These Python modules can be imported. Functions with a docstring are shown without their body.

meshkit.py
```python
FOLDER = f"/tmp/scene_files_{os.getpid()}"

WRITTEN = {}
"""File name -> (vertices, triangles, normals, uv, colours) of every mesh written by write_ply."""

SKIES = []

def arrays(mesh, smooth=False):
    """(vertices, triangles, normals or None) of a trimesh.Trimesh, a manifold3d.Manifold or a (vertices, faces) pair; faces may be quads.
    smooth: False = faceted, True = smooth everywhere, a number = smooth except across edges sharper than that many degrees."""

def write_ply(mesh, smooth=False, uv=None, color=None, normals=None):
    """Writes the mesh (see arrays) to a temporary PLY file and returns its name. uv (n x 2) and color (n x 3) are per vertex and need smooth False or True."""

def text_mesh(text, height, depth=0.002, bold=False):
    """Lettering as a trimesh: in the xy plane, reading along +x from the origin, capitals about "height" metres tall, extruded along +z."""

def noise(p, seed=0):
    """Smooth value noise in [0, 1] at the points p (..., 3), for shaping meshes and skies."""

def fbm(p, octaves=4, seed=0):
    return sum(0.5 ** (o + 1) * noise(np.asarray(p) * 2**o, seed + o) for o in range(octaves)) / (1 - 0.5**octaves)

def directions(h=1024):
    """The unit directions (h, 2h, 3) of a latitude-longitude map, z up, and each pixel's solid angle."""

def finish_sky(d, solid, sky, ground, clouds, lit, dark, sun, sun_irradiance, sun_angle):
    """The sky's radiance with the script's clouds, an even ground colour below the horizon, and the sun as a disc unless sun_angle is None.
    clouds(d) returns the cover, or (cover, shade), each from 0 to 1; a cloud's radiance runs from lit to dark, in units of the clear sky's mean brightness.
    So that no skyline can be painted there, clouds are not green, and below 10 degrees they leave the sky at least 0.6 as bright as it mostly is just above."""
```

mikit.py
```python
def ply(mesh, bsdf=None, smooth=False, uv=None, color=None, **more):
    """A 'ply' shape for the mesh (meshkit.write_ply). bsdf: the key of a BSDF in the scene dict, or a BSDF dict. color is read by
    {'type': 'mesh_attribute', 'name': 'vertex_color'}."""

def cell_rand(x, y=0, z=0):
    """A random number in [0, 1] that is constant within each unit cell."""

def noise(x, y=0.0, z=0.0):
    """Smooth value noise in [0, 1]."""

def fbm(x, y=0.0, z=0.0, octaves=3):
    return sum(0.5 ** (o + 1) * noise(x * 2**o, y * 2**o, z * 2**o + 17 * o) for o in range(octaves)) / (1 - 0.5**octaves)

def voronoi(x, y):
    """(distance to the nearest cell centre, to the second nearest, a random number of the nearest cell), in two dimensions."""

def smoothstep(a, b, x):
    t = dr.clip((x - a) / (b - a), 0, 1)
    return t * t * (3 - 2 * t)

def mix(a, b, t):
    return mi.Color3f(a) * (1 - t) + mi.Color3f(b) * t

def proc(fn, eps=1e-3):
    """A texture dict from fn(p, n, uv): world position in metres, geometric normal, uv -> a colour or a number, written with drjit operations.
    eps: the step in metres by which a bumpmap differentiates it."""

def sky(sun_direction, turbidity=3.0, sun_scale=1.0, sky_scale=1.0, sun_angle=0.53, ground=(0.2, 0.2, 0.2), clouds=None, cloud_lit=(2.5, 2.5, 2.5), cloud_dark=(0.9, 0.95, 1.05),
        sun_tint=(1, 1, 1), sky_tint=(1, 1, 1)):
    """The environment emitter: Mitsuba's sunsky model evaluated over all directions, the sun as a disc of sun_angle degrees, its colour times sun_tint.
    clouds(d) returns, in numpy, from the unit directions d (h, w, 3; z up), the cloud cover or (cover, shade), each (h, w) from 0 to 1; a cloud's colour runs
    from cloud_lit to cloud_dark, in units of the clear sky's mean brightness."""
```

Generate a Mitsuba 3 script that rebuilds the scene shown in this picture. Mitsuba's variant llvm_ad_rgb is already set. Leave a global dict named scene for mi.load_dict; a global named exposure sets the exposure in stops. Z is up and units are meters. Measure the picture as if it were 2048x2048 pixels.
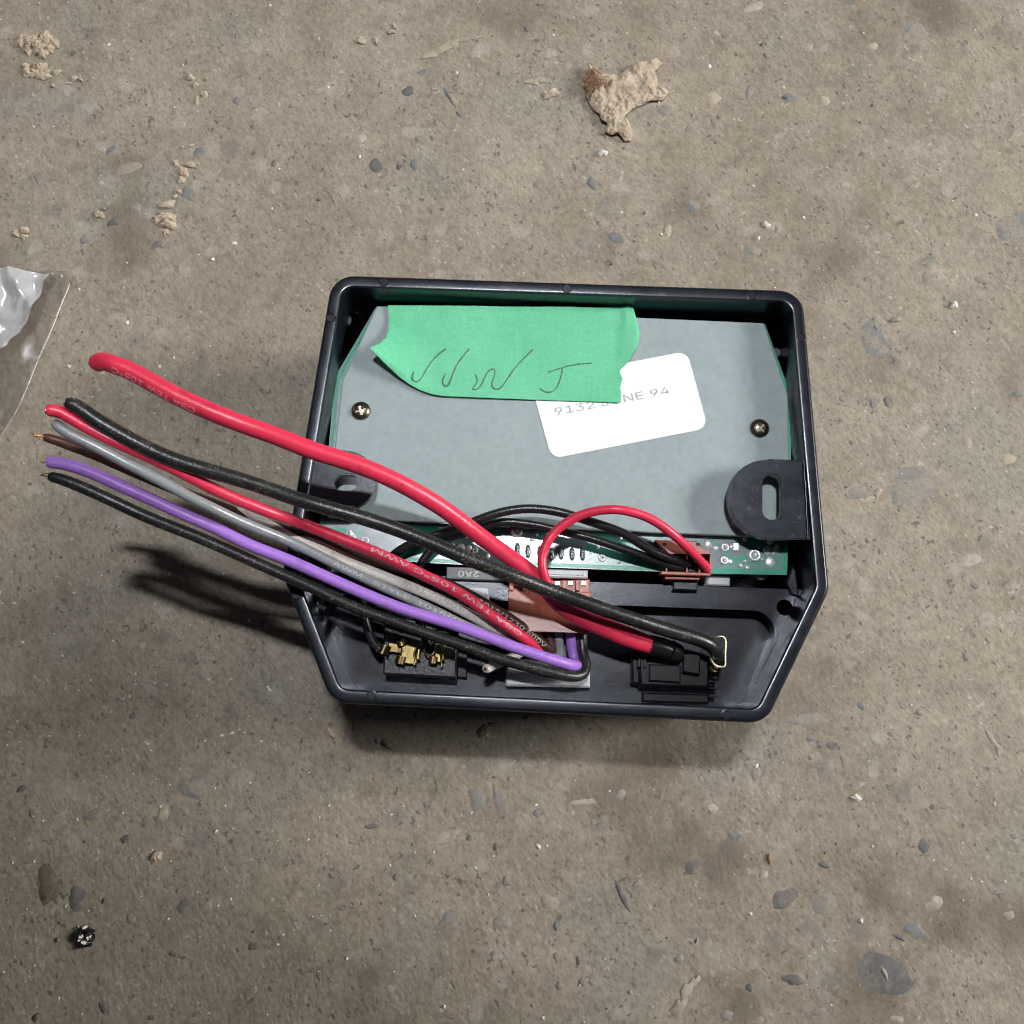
import math, random
import numpy as np
import trimesh, manifold3d, shapely
import shapely.geometry as sg
from scipy.interpolate import CubicSpline
from scipy.spatial import Delaunay
import drjit as dr
import mitsuba as mi
import mikit, meshkit
from mikit import noise, fbm, voronoi, smoothstep, mix, cell_rand

T = mi.ScalarTransform4f
random.seed(7)
rng = np.random.default_rng(11)
scene, labels = {}, {}

# ------------------------------------------------------------------ camera, lamps, exposure
exposure = -0.04
TILT = math.radians(11.0)
FOV = 54.0
RIM = 0.0425                       # height of the box rim above the floor
CAM_H = 0.2005
CAM = np.array([0.0, -CAM_H * math.tan(TILT), RIM + CAM_H])
FWD = np.array([0, math.sin(TILT), -math.cos(TILT)])
UP = np.array([0, math.cos(TILT), math.sin(TILT)])
scene['camera'] = {'type': 'perspective', 'fov': FOV, 'fov_axis': 'x', 'near_clip': 0.005, 'far_clip': 50.0,
                   'to_world': T().look_at(origin=CAM.tolist(), target=(CAM + FWD).tolist(), up=UP.tolist())}
scene['room_light'] = {'type': 'constant', 'radiance': {'type': 'rgb', 'value': [0.025, 0.026, 0.030]}}
# (position, aims at, half size x, half size y, radiance)
LAMPS = [((0.0, 0.180, 0.86), (0, 0, 0), 0.036, 0.016, (630, 642, 664), 'small bright unseen lamp above the box'),  # out of view, placed for the board glare and the wire shadows
         ((1.12, 0.13, 0.64), (0, 0, 0), 0.17, 0.17, (46, 45.4, 44.2), 'broad unseen lamp to the right of the box')]  # out of view, placed so the floor left of the box stays dim

F = 1024 / math.tan(math.radians(FOV / 2))


def at(x, y, z):
    """The point at height z that stands where the 2048-pixel photograph shows (x, y)."""
    d = FWD + np.array([1.0, 0, 0]) * ((x - 1024) / F) - UP * ((y - 1024) / F)
    return CAM + d * ((z - CAM[2]) / d[2])


def at2(x, y, z):
    return at(x, y, z)[:2]


def proj(P):
    q = np.atleast_2d(P) - CAM
    w = q @ FWD
    return np.stack([1024 + F * q[:, 0] / w, 1024 - F * (q @ UP) / w], 1)


# ------------------------------------------------------------------ materials
def rgb(*c):
    return {'type': 'rgb', 'value': [float(x) for x in c]}


def prin(col, rough=0.5, **k):
    d = {'type': 'principled', 'base_color': col if isinstance(col, dict) else rgb(*col), 'roughness': rough if isinstance(rough, dict) else float(rough)}
    d.update(k)
    return d


def two(b):
    return {'type': 'twosided', 'bsdf': b}


def bump(b, fn, scale, eps=1e-4):
    return {'type': 'bumpmap', 'texture': mikit.proc(fn, eps), 'scale': float(scale), 'bsdf': b}


def concrete_col(p, n, uv):
    x, y = p.x, p.y
    big = fbm(x * 14 + 3, y * 14 + 1, 0.5, 3)
    mid = fbm(x * 95 + 2 * big, y * 95, 2.5, 3)
    wx, wy = x + 0.005 * fbm(x * 260, y * 260, 8.5, 2), y + 0.005 * fbm(x * 260, y * 260, 9.5, 2)
    u, v = x * 0.87 + y * 0.5, y * 0.87 - x * 0.5
    fine = fbm(u * 2100, v * 1150, 4.5, 3)
    fine2 = fbm(u * 620 + 7, v * 430, 5.5, 3)
    c = mix((0.246, 0.204, 0.153), (0.338, 0.290, 0.228), smoothstep(0.25, 0.75, big * 0.5 + mid * 0.5))
    c = mix(c, (0.265, 0.242, 0.200), smoothstep(0.48, 0.75, fbm(x * 42 + 9, y * 42 + 4, 1.5, 2)) * 0.6)
    c = c * (0.28 + 0.98 * fine + 0.48 * fine2)
    d1, _, r1 = voronoi(wx * 170, wy * 170)
    c = mix(c, (0.165, 0.155, 0.142), smoothstep(0.46, 0.2, d1) * dr.select(r1 > 0.92, 0.5, 0) * (0.2 + fine))
    c = mix(c, (0.44, 0.40, 0.34), smoothstep(0.42, 0.16, d1) * dr.select(r1 < 0.07, 0.5, 0) * (0.3 + fine))
    sp = fbm(u * 1050 + 5, v * 820, 12.5, 2) + 0.22 * (fbm(x * 130, y * 130, 13.5, 2) - 0.5)
    c = mix(c, (0.10, 0.093, 0.083), smoothstep(0.69, 0.76, sp) * 0.70)
    c = mix(c, (0.52, 0.48, 0.42), smoothstep(0.27, 0.20, sp) * 0.6)
    st = fbm(x * 30 + 21, y * 34 + 7, 6.5, 4)
    c = mix(c, (0.125, 0.098, 0.066), smoothstep(0.55, 0.76, st) * 0.62)
    c = c * (0.86 + 0.28 * fbm(x * 9 + 2, y * 9 + 5, 3.5, 2))
    return c


def concrete_h(p, n, uv):
    u, v = p.x * 0.87 + p.y * 0.5, p.y * 0.87 - p.x * 0.5
    return fbm(u * 1450, v * 850, 0.3, 4) * 1.1 + fbm(p.x * 180, p.y * 160, 3.3, 3) * 1.2


def black_wire(p, n, uv):
    m = fbm(p.x * 4200, p.y * 4200, p.z * 4200, 2)
    k = fbm(p.x * 260, p.y * 260, p.z * 260, 2)
    c = mix((0.007, 0.007, 0.008), (0.020, 0.020, 0.020), k)
    return mix(c, (0.30, 0.26, 0.19), smoothstep(0.68, 0.80, m + 0.25 * (k - 0.5)) * 0.5)


def black_wire_bump(p, n, uv):
    return fbm(p.x * 3200, p.y * 3200, p.z * 3200, 2)


def grime(base, dark, f=420.0, lo=0.60, hi=0.80, amt=0.5):
    def fn(p, n, uv):
        m = fbm(p.x * f, p.y * f, p.z * f, 3)
        s = noise(p.x * 2300, p.y * 2300, p.z * 2300)
        c = mix(base, dark, smoothstep(lo, hi, m) * amt)
        return mix(c, dark, smoothstep(0.86, 0.95, s) * 0.7)
    return mikit.proc(fn)


def scuff(p, n, uv):
    return fbm(p.x * 1900, p.y * 1900, p.z * 1900, 3)


def case_bump(p, n, uv):
    return fbm(p.x * 1500, p.y * 1500, p.z * 1500, 3) + 0.15 * fbm(p.x * 240, p.y * 2600, p.z * 400, 2)


def case_col(p, n, uv):
    k = fbm(p.x * 160, p.y * 160, p.z * 160, 3)
    s = noise(p.x * 2500, p.y * 2500, p.z * 2500)
    c = mix((0.0050, 0.0058, 0.0090), (0.011, 0.0128, 0.019), k)
    return mix(c, (0.20, 0.19, 0.17), smoothstep(0.90, 0.97, s) * 0.35)


def case_rough(p, n, uv):
    return 0.19 + 0.15 * fbm(p.x * 220, p.y * 500, p.z * 300, 3)


def plate_col(p, n, uv):
    k = fbm(p.x * 900, p.y * 900, 1.0, 3)
    b = fbm(p.x * 60, p.y * 60, 2.0, 2)
    return mix((0.250, 0.305, 0.312), (0.350, 0.408, 0.415), 0.6 * k + 0.4 * b)


def tape_col(p, n, uv):
    a = fbm(p.x * 500, p.y * 3600, 1.0, 2)
    b = fbm(p.x * 3600, p.y * 500, 2.0, 2)
    k = fbm(p.x * 120, p.y * 120, 3.0, 2)
    return mix((0.095, 0.47, 0.24), (0.22, 0.68, 0.42), 0.16 * a + 0.14 * b + 0.22 * noise(p.x * 2600, p.y * 2600, 4.0) + 0.3 * k)


def tape_bump(p, n, uv):
    return fbm(p.x * 700, p.y * 3000, 1.0, 2) + fbm(p.x * 3000, p.y * 700, 2.0, 2)


def board_col(p, n, uv):
    k = fbm(p.x * 500, p.y * 500, 1.0, 3)
    w, w2, r = voronoi(p.x * 105 + 4, p.y * 150 + 2)
    c = mix((0.06, 0.10, 0.12), (0.13, 0.185, 0.205), k)
    c = mix(c, (0.012, 0.24, 0.15), smoothstep(0.08, 0.05, w2 - w))
    return mix(c, (0.02, 0.26, 0.17), dr.select(r > 0.88, 0.6, 0.0))


def plug_col(p, n, uv):
    k = fbm(p.x * 500, p.y * 500, p.z * 500, 3)
    s = fbm(p.x * 1500, p.y * 260, p.z * 400, 2)
    return mix((0.23, 0.060, 0.036), (0.35, 0.115, 0.078), 0.5 * k + 0.5 * s)


def clay_col(p, n, uv):
    k = fbm(p.x * 420, p.y * 420, p.z * 420, 3)
    f = noise(p.x * 1900, p.y * 1900, p.z * 1900)
    return mix((0.30, 0.225, 0.15), (0.62, 0.52, 0.40), 0.5 * k + 0.5 * f)


def clay_h(p, n, uv):
    return fbm(p.x * 1100, p.y * 1100, p.z * 1100, 3)


def stone_grain(lo, hi, dust=0.85):
    def fn(p, n, uv):
        k = fbm(p.x * 600, p.y * 600, 1.0, 3)
        f = noise(p.x * 2600, p.y * 2600, 5.0)
        c = mix(lo, hi, 0.65 * k + 0.35 * f)
        d = fbm(p.x * 330 + 3, p.y * 330, 7.0, 3) + 0.25 * (noise(p.x * 1900, p.y * 1900, 3.0) - 0.5)
        return mix(c, mikit.mix((0.235, 0.20, 0.15), (0.34, 0.295, 0.235), f), smoothstep(0.36, 0.62, d) * dust)
    return mikit.proc(fn)


def brass_col(p, n, uv):
    k = fbm(p.x * 700, p.y * 700, p.z * 700, 3)
    return mix((0.11, 0.078, 0.028), (0.36, 0.285, 0.125), k)


M = scene
M['m_concrete'] = two(bump(prin(mikit.proc(concrete_col), 0.78, specular=0.35), concrete_h, 0.00022, 1.5e-4))
M['m_case'] = two(bump(prin(mikit.proc(case_col), mikit.proc(case_rough), specular=0.45, spec_tint=0.18), case_bump, 0.000014, 1e-4))
M['m_case_deep'] = two(prin((0.016, 0.017, 0.02), 0.42))
M['m_black_gloss'] = two(prin((0.010, 0.010, 0.012), 0.22))
M['m_black_rough'] = two(bump(prin((0.022, 0.022, 0.026), 0.42), black_wire_bump, 0.00006, 1e-4))
M['m_plate'] = two(prin(mikit.proc(plate_col), 0.62, specular=0.4))
M['m_tape'] = two(bump(prin(mikit.proc(tape_col), 0.68, specular=0.3), tape_bump, 0.00003, 1e-4))
M['m_sticker'] = two(prin((0.86, 0.86, 0.86), 0.45))
M['m_board'] = two(prin(mikit.proc(board_col), 0.27, specular=1.0))
M['m_board_edge'] = two(prin((0.015, 0.28, 0.17), 0.3))
M['m_solder'] = two(prin((0.90, 0.91, 0.92), 0.36, metallic=0.55))
M['m_pin'] = two(prin((0.16, 0.18, 0.19), 0.3, metallic=0.6))
M['m_plug'] = two(bump(prin(mikit.proc(plug_col), 0.40, specular=0.7), case_bump, 0.00004, 1e-4))
M['m_red'] = two(bump(prin(grime((0.66, 0.030, 0.075), (0.40, 0.02, 0.04), amt=0.45), 0.36, specular=0.6), scuff, 0.00004, 1e-4))
M['m_black_wire'] = two(bump(prin(mikit.proc(black_wire), 0.36, specular=0.6), black_wire_bump, 0.00005, 1e-4))
M['m_black_clean'] = two(bump(prin((0.013, 0.013, 0.015), 0.34, specular=0.6), black_wire_bump, 0.00005, 1e-4))
M['m_grey_wire'] = two(bump(prin(grime((0.235, 0.25, 0.26), (0.10, 0.10, 0.10), amt=0.35), 0.30, specular=0.8), scuff, 0.00005, 1e-4))
M['m_white_wire'] = two(prin(grime((0.66, 0.62, 0.57), (0.36, 0.31, 0.26), amt=0.45), 0.42))
M['m_brown_wire'] = two(prin(grime((0.062, 0.026, 0.018), (0.03, 0.015, 0.01), amt=0.5), 0.38))
M['m_purple_wire'] = two(bump(prin(grime((0.34, 0.165, 0.58), (0.2, 0.1, 0.28), amt=0.35), 0.40, specular=0.5), scuff, 0.00003, 1e-4))
M['m_copper'] = two(prin((0.72, 0.34, 0.18), 0.3, metallic=1.0))
M['m_brass'] = two(prin(mikit.proc(brass_col), 0.36, metallic=1.0))
M['m_brass_pale'] = two(prin((0.80, 0.74, 0.50), 0.32, metallic=0.8))
M['m_screw'] = two(prin((0.27, 0.235, 0.18), 0.30, metallic=1.0))
M['m_print_white'] = two(prin((0.46, 0.44, 0.43), 0.6))
M['m_print_pink'] = two(prin((0.66, 0.22, 0.26), 0.6))
M['m_print_dark'] = two(prin((0.42, 0.41, 0.42), 0.6))
M['m_print_grey'] = two(prin((0.36, 0.35, 0.35), 0.6))
M['m_pencil'] = two(prin((0.09, 0.19, 0.12), 0.6))
M['m_pale_plastic'] = two(prin((0.42, 0.44, 0.46), 0.35))
M['m_relay'] = two(prin((0.045, 0.05, 0.055), 0.4))
M['m_clay'] = two(bump(prin(mikit.proc(clay_col), 0.9), clay_h, 0.0007, 1.5e-4))
M['m_flake_brown'] = two(prin((0.22, 0.125, 0.065), 0.9))
M['m_grit'] = two(prin((0.74, 0.71, 0.64), 0.45))
STONES = {'dark': ((0.085, 0.083, 0.080), (0.165, 0.16, 0.15)), 'blue': ((0.135, 0.138, 0.142), (0.22, 0.22, 0.21)),
          'grey': ((0.185, 0.175, 0.152), (0.27, 0.255, 0.22)), 'mauve': ((0.19, 0.162, 0.145), (0.275, 0.24, 0.215)),
          'brown': ((0.07, 0.05, 0.032), (0.15, 0.11, 0.07)), 'tan': ((0.34, 0.28, 0.205), (0.48, 0.405, 0.315)), 'pink': ((0.36, 0.295, 0.245), (0.49, 0.42, 0.36))}
for k, (lo, hi) in STONES.items():
    M['m_stone_' + k] = two(prin(stone_grain(lo, hi, 0.35 if k in ('dark', 'brown') else 0.8), 0.75))
M['m_bag'] = {'type': 'blendbsdf', 'weight': 0.16, 'a': {'type': 'thindielectric', 'int_ior': 1.5}, 'b': {'type': 'twosided', 'bsdf': {'type': 'roughconductor', 'material': 'none', 'alpha': 0.14, 'specular_reflectance': rgb(.85, .85, .87)}}}


M['m_bag_glare'] = {'type': 'blendbsdf', 'weight': 0.58, 'a': {'type': 'thindielectric', 'int_ior': 1.5}, 'b': two(prin((0.84, 0.84, 0.86), 0.22, metallic=0.2, specular=1.0))}  # white mixed into the clear film stands for glare on the upper sheet


# ------------------------------------------------------------------ scene bookkeeping
def numbered(key):
    k, i = key, 0
    used = lambda q: q in scene or q in labels or any(s.startswith(q + '__') for s in scene)
    while used(k):
        i += 1
        k = f'{key}_{i:03d}'
    return k


def thing(name, label=None, cat=None, group=None, kind=None):
    key = numbered(name)
    d = {}
    if label: d['label'] = label
    if cat: d['category'] = cat
    if group: d['group'] = group
    if kind: d['kind'] = kind
    labels[key] = d
    return key


def put(key, mesh, mat, smooth=35, label=None, kind=None, **more):
    scene[key] = mikit.ply(mesh, mat, smooth, **more)
    d = labels.setdefault(key, {})
    if label: d['label'] = label
    if kind: d['kind'] = kind
    if not d: del labels[key]
    return key


def part(parent, name, mesh, mat, smooth=35, label=None, kind=None):
    key = numbered(parent + '__' + name)
    return put(key, mesh, mat, smooth, label, kind)


cat = trimesh.util.concatenate


# ------------------------------------------------------------------ mesh helpers
def tube(P, R, sides=20, cap=True):
    P = np.asarray(P, float)
    n = len(P)
    R = np.broadcast_to(R, (n,)).astype(float)
    t = np.gradient(P, axis=0)
    t /= np.linalg.norm(t, axis=1, keepdims=True)
    u = np.cross(t[0], [0.13, 0.2, 0.97])
    u /= np.linalg.norm(u)
    U = []
    for i in range(n):
        u = u - t[i] * (u @ t[i])
        u /= np.linalg.norm(u)
        U.append(u)
    U = np.array(U)
    V = np.cross(t, U)
    a = np.arange(sides) * 2 * np.pi / sides
    v = P[:, None] + R[:, None, None] * (np.cos(a)[None, :, None] * U[:, None] + np.sin(a)[None, :, None] * V[:, None])
    v = v.reshape(-1, 3)
    i, j = np.meshgrid(np.arange(n - 1), np.arange(sides), indexing='ij')
    q = np.stack([i * sides + j, i * sides + (j + 1) % sides, (i + 1) * sides + (j + 1) % sides, (i + 1) * sides + j], -1).reshape(-1, 4)
    f = np.vstack([q[:, [0, 1, 2]], q[:, [0, 2, 3]]])
    if cap:
        b = len(v)
        v = np.vstack([v, P[:1], P[-1:]])
        k = np.arange(sides)
        f = np.vstack([f, np.stack([(k + 1) % sides, k, k * 0 + b], 1), np.stack([(n - 1) * sides + k, (n - 1) * sides + (k + 1) % sides, k * 0 + b + 1], 1)])
    return trimesh.Trimesh(v, f, process=False)


def spline(P, step=0.0006):
    P = np.asarray(P, float)
    s = np.concatenate([[0], np.cumsum(np.linalg.norm(np.diff(P, axis=0), axis=1) ** 0.75)])
    c = CubicSpline(s, P, bc_type='natural')
    Q = c(np.linspace(0, s[-1], 600))
    L = np.concatenate([[0], np.cumsum(np.linalg.norm(np.diff(Q, axis=0), axis=1))])
    m = max(8, int(L[-1] / step))
    w = np.linspace(0, L[-1], m)
    return np.stack([np.interp(w, L, Q[:, k]) for k in range(3)], 1)


def pxcurve(pts, step=0.0006):
    """pts: (x, y, z in mm or None); missing heights are interpolated along the run."""
    p = [(a[0], a[1], a[2] if len(a) > 2 else None) for a in pts]
    xy = np.array([(a, b) for a, b, _ in p], float)
    s = np.concatenate([[0], np.cumsum(np.linalg.norm(np.diff(xy, axis=0), axis=1))])
    known = [i for i, a in enumerate(p) if a[2] is not None]
    from scipy.interpolate import PchipInterpolator
    z = PchipInterpolator(s[known], [p[i][2] for i in known], extrapolate=True)(s) if len(known) > 1 else np.full(len(p), p[known[0]][2])
    return spline([at(x, y, h / 1000) for (x, y), h in zip(xy, z)], step)


def hull(points):
    m = manifold3d.Manifold.hull_points(np.asarray(points, np.float64).astype(np.float32))
    mm = m.to_mesh()
    return trimesh.Trimesh(mm.vert_properties[:, :3], mm.tri_verts, process=False)


def inset(poly, d):
    q = sg.Polygon(poly).buffer(-d, join_style=2)
    return np.array(q.exterior.coords)[:-1]


def prism2(poly, z0, z1, ch=0.0003, draft=0.0):
    """A convex bevelled block over a plan polygon (metres)."""
    poly = np.asarray(poly, float)
    lo = inset(poly, draft) if draft > 0 else poly
    top = inset(poly, ch)
    e = lambda p, z: np.column_stack([p, np.full(len(p), z)])
    return hull(np.vstack([e(lo, z0), e(poly, z1 - ch), e(top, z1)]))


def block(px, z1, z0, ch=0.3, draft=0.0):
    """As prism2; corners given where the photograph shows them at height z1 (mm)."""
    return prism2([at2(x, y, z1 / 1000) for x, y in px], z0 / 1000, z1 / 1000, ch / 1000, draft / 1000)


def rect(x0, y0, x1, y1, sl=0.035):
    """Corners of a box that is turned with the case."""
    k = sl * (x1 - x0)
    j = sl * (y1 - y0)
    return [(x0, y0), (x1, y0 + k), (x1 - j, y1 + k), (x0 - j, y1)]


def extr(poly, z0, z1):
    g = poly if hasattr(poly, 'geom_type') else sg.Polygon(poly)
    out = []
    for q in getattr(g, 'geoms', [g]):
        m = trimesh.creation.extrude_polygon(q, z1 - z0, engine='earcut')
        m.apply_translation([0, 0, z0])
        out.append(m)
    return cat(out)


def cyl(p0, p1, r, sides=20, r1=None, bev=0.0):
    p0, p1 = np.asarray(p0, float), np.asarray(p1, float)
    if bev:
        d = (p1 - p0) / np.linalg.norm(p1 - p0)
        P = [p0, p0 + d * bev, p1 - d * bev, p1]
        e = r1 or r
        return tube(P, [r - bev, r, e, e - bev], sides)
    return tube([p0, p0 + (p1 - p0) * .5, p1], np.linspace(r, r1 or r, 3), sides)


def dome(c, r, h, sides=18, rings=5, squash=(1, 1), rot=0.0):
    a = np.arange(sides) * 2 * np.pi / sides
    v, f = [], []
    for k in range(rings):
        g = k / rings * math.pi / 2
        rr, zz = r * math.cos(g), h * math.sin(g)
        x, y = rr * np.cos(a) * squash[0], rr * np.sin(a) * squash[1]
        v.append(np.column_stack([x * math.cos(rot) - y * math.sin(rot), x * math.sin(rot) + y * math.cos(rot), np.full(sides, zz)]))
    v = np.vstack(v + [np.array([[0, 0, h]])]) + np.asarray(c)
    for k in range(rings - 1):
        for j in range(sides):
            p, q = k * sides + j, k * sides + (j + 1) % sides
            f += [[p, q, q + sides], [p, q + sides, p + sides]]
    b = (rings - 1) * sides
    f += [[b + j, b + (j + 1) % sides, rings * sides] for j in range(sides)]
    return trimesh.Trimesh(v, f, process=False)


def sheet(poly, step, zfun, thick):
    """A thin slab over a plan polygon whose top follows zfun(x, y)."""
    g = poly if hasattr(poly, 'geom_type') else sg.Polygon(poly)
    b = []
    for ring in [g.exterior, *g.interiors]:
        n = max(3, int(ring.length / step))
        b += [ring.interpolate(i / n, normalized=True).coords[0] for i in range(n)]
    x0, y0, x1, y1 = g.bounds
    gx, gy = np.meshgrid(np.arange(x0, x1, step), np.arange(y0, y1, step))
    q = np.column_stack([gx.ravel(), gy.ravel()]) + rng.uniform(-.2, .2, (gx.size, 2)) * step
    ins = g.buffer(-step * 0.45)
    q = q[shapely.contains_xy(ins, q[:, 0], q[:, 1])] if not ins.is_empty else q[:0]
    p = np.vstack([b, q])
    t = Delaunay(p).simplices
    c = p[t].mean(1)
    t = t[shapely.contains_xy(g, c[:, 0], c[:, 1])]
    e1, e2 = p[t[:, 1]] - p[t[:, 0]], p[t[:, 2]] - p[t[:, 0]]
    sgn = e1[:, 0] * e2[:, 1] - e1[:, 1] * e2[:, 0]
    t = np.where((sgn < 0)[:, None], t[:, ::-1], t)[np.abs(sgn) > 1e-13]
    z = zfun(p[:, 0], p[:, 1])
    top = np.column_stack([p, z])
    if thick == 0:
        return trimesh.Trimesh(top, t, process=False)
    n = len(p)
    v = np.vstack([top, top - [0, 0, thick]])
    e = np.vstack([t[:, [0, 1]], t[:, [1, 2]], t[:, [2, 0]]])
    s = {tuple(x) for x in e.tolist()}
    bd = np.array([x for x in s if (x[1], x[0]) not in s])
    side = np.vstack([np.column_stack([bd[:, 1], bd[:, 0], bd[:, 0] + n]), np.column_stack([bd[:, 1], bd[:, 0] + n, bd[:, 1] + n])])
    return trimesh.Trimesh(v, np.vstack([t, t[:, ::-1] + n, side]), process=False)


def roundpoly(pts, r):
    g = sg.Polygon(pts)
    return g.buffer(-r, join_style=2).buffer(r, quad_segs=10)


def pxpoly(px, z):
    return [at2(x, y, z / 1000) for x, y in px]


def blob(px, py, rx, ry, h, seed, rot=0.0, rough=0.3, z0=0.0, rings=6, sides=18, flat=0.5):
    """A lumpy pebble or crumb on the floor, rx and ry in photograph pixels, h in mm."""
    r = np.random.default_rng(seed)
    c = at(px, py, z0 + h / 2000)
    sc = np.linalg.norm(at(px + 1, py, z0) - at(px, py, z0))
    a = np.arange(sides) * 2 * np.pi / sides
    ph = r.uniform(0, 6.28, 5)
    rad = 1 + rough * sum(np.sin((k + 2) * a + ph[k]) * r.uniform(.2, .6) / (1 + .4 * k) for k in range(5))
    v, f = [], []
    for k in range(rings):
        u = 1 - k / rings
        zz = h / 1000 * (1 - u ** 2) ** flat
        w = 1 + rough * .5 * r.normal(0, .25, sides)
        X, Y = rx * sc * u * rad * w * np.cos(a), ry * sc * u * rad * w * np.sin(a)
        jz = r.normal(0, .16, sides) * h / 1000 * rough * (k > 0)
        v.append(np.column_stack([X * math.cos(rot) - Y * math.sin(rot), X * math.sin(rot) + Y * math.cos(rot), zz + jz]))
    v = np.vstack(v + [[[0, 0, h / 1000]]])
    v[:, :2] += c[:2]
    v[:, 2] += z0 - 0.00012
    for k in range(rings - 1):
        for j in range(sides):
            p, q = k * sides + j, k * sides + (j + 1) % sides
            f += [[p, q, q + sides], [p, q + sides, p + sides]]
    b = (rings - 1) * sides
    f += [[b + j, b + (j + 1) % sides, rings * sides] for j in range(sides)]
    return trimesh.Trimesh(v, f, process=False)


def flat_text(text, p0, p1, z, h, depth=0.0001, bold=False):
    """Lettering lying flat at height z, running from p0 to p1 (metres)."""
    m = meshkit.text_mesh(text, h, depth, bold)
    p0, p1 = np.asarray(p0, float), np.asarray(p1, float)
    L = np.linalg.norm(p1 - p0)
    d = (p1 - p0) / L
    v = np.array(m.vertices)
    v[:, 0] = (v[:, 0] - v[:, 0].min()) * L / np.ptp(v[:, 0])
    x = p0[0] + v[:, 0] * d[0] - v[:, 1] * d[1]
    y = p0[1] + v[:, 0] * d[1] + v[:, 1] * d[0]
    return trimesh.Trimesh(np.column_stack([x, y, z + v[:, 2]]), m.faces, process=False)


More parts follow.
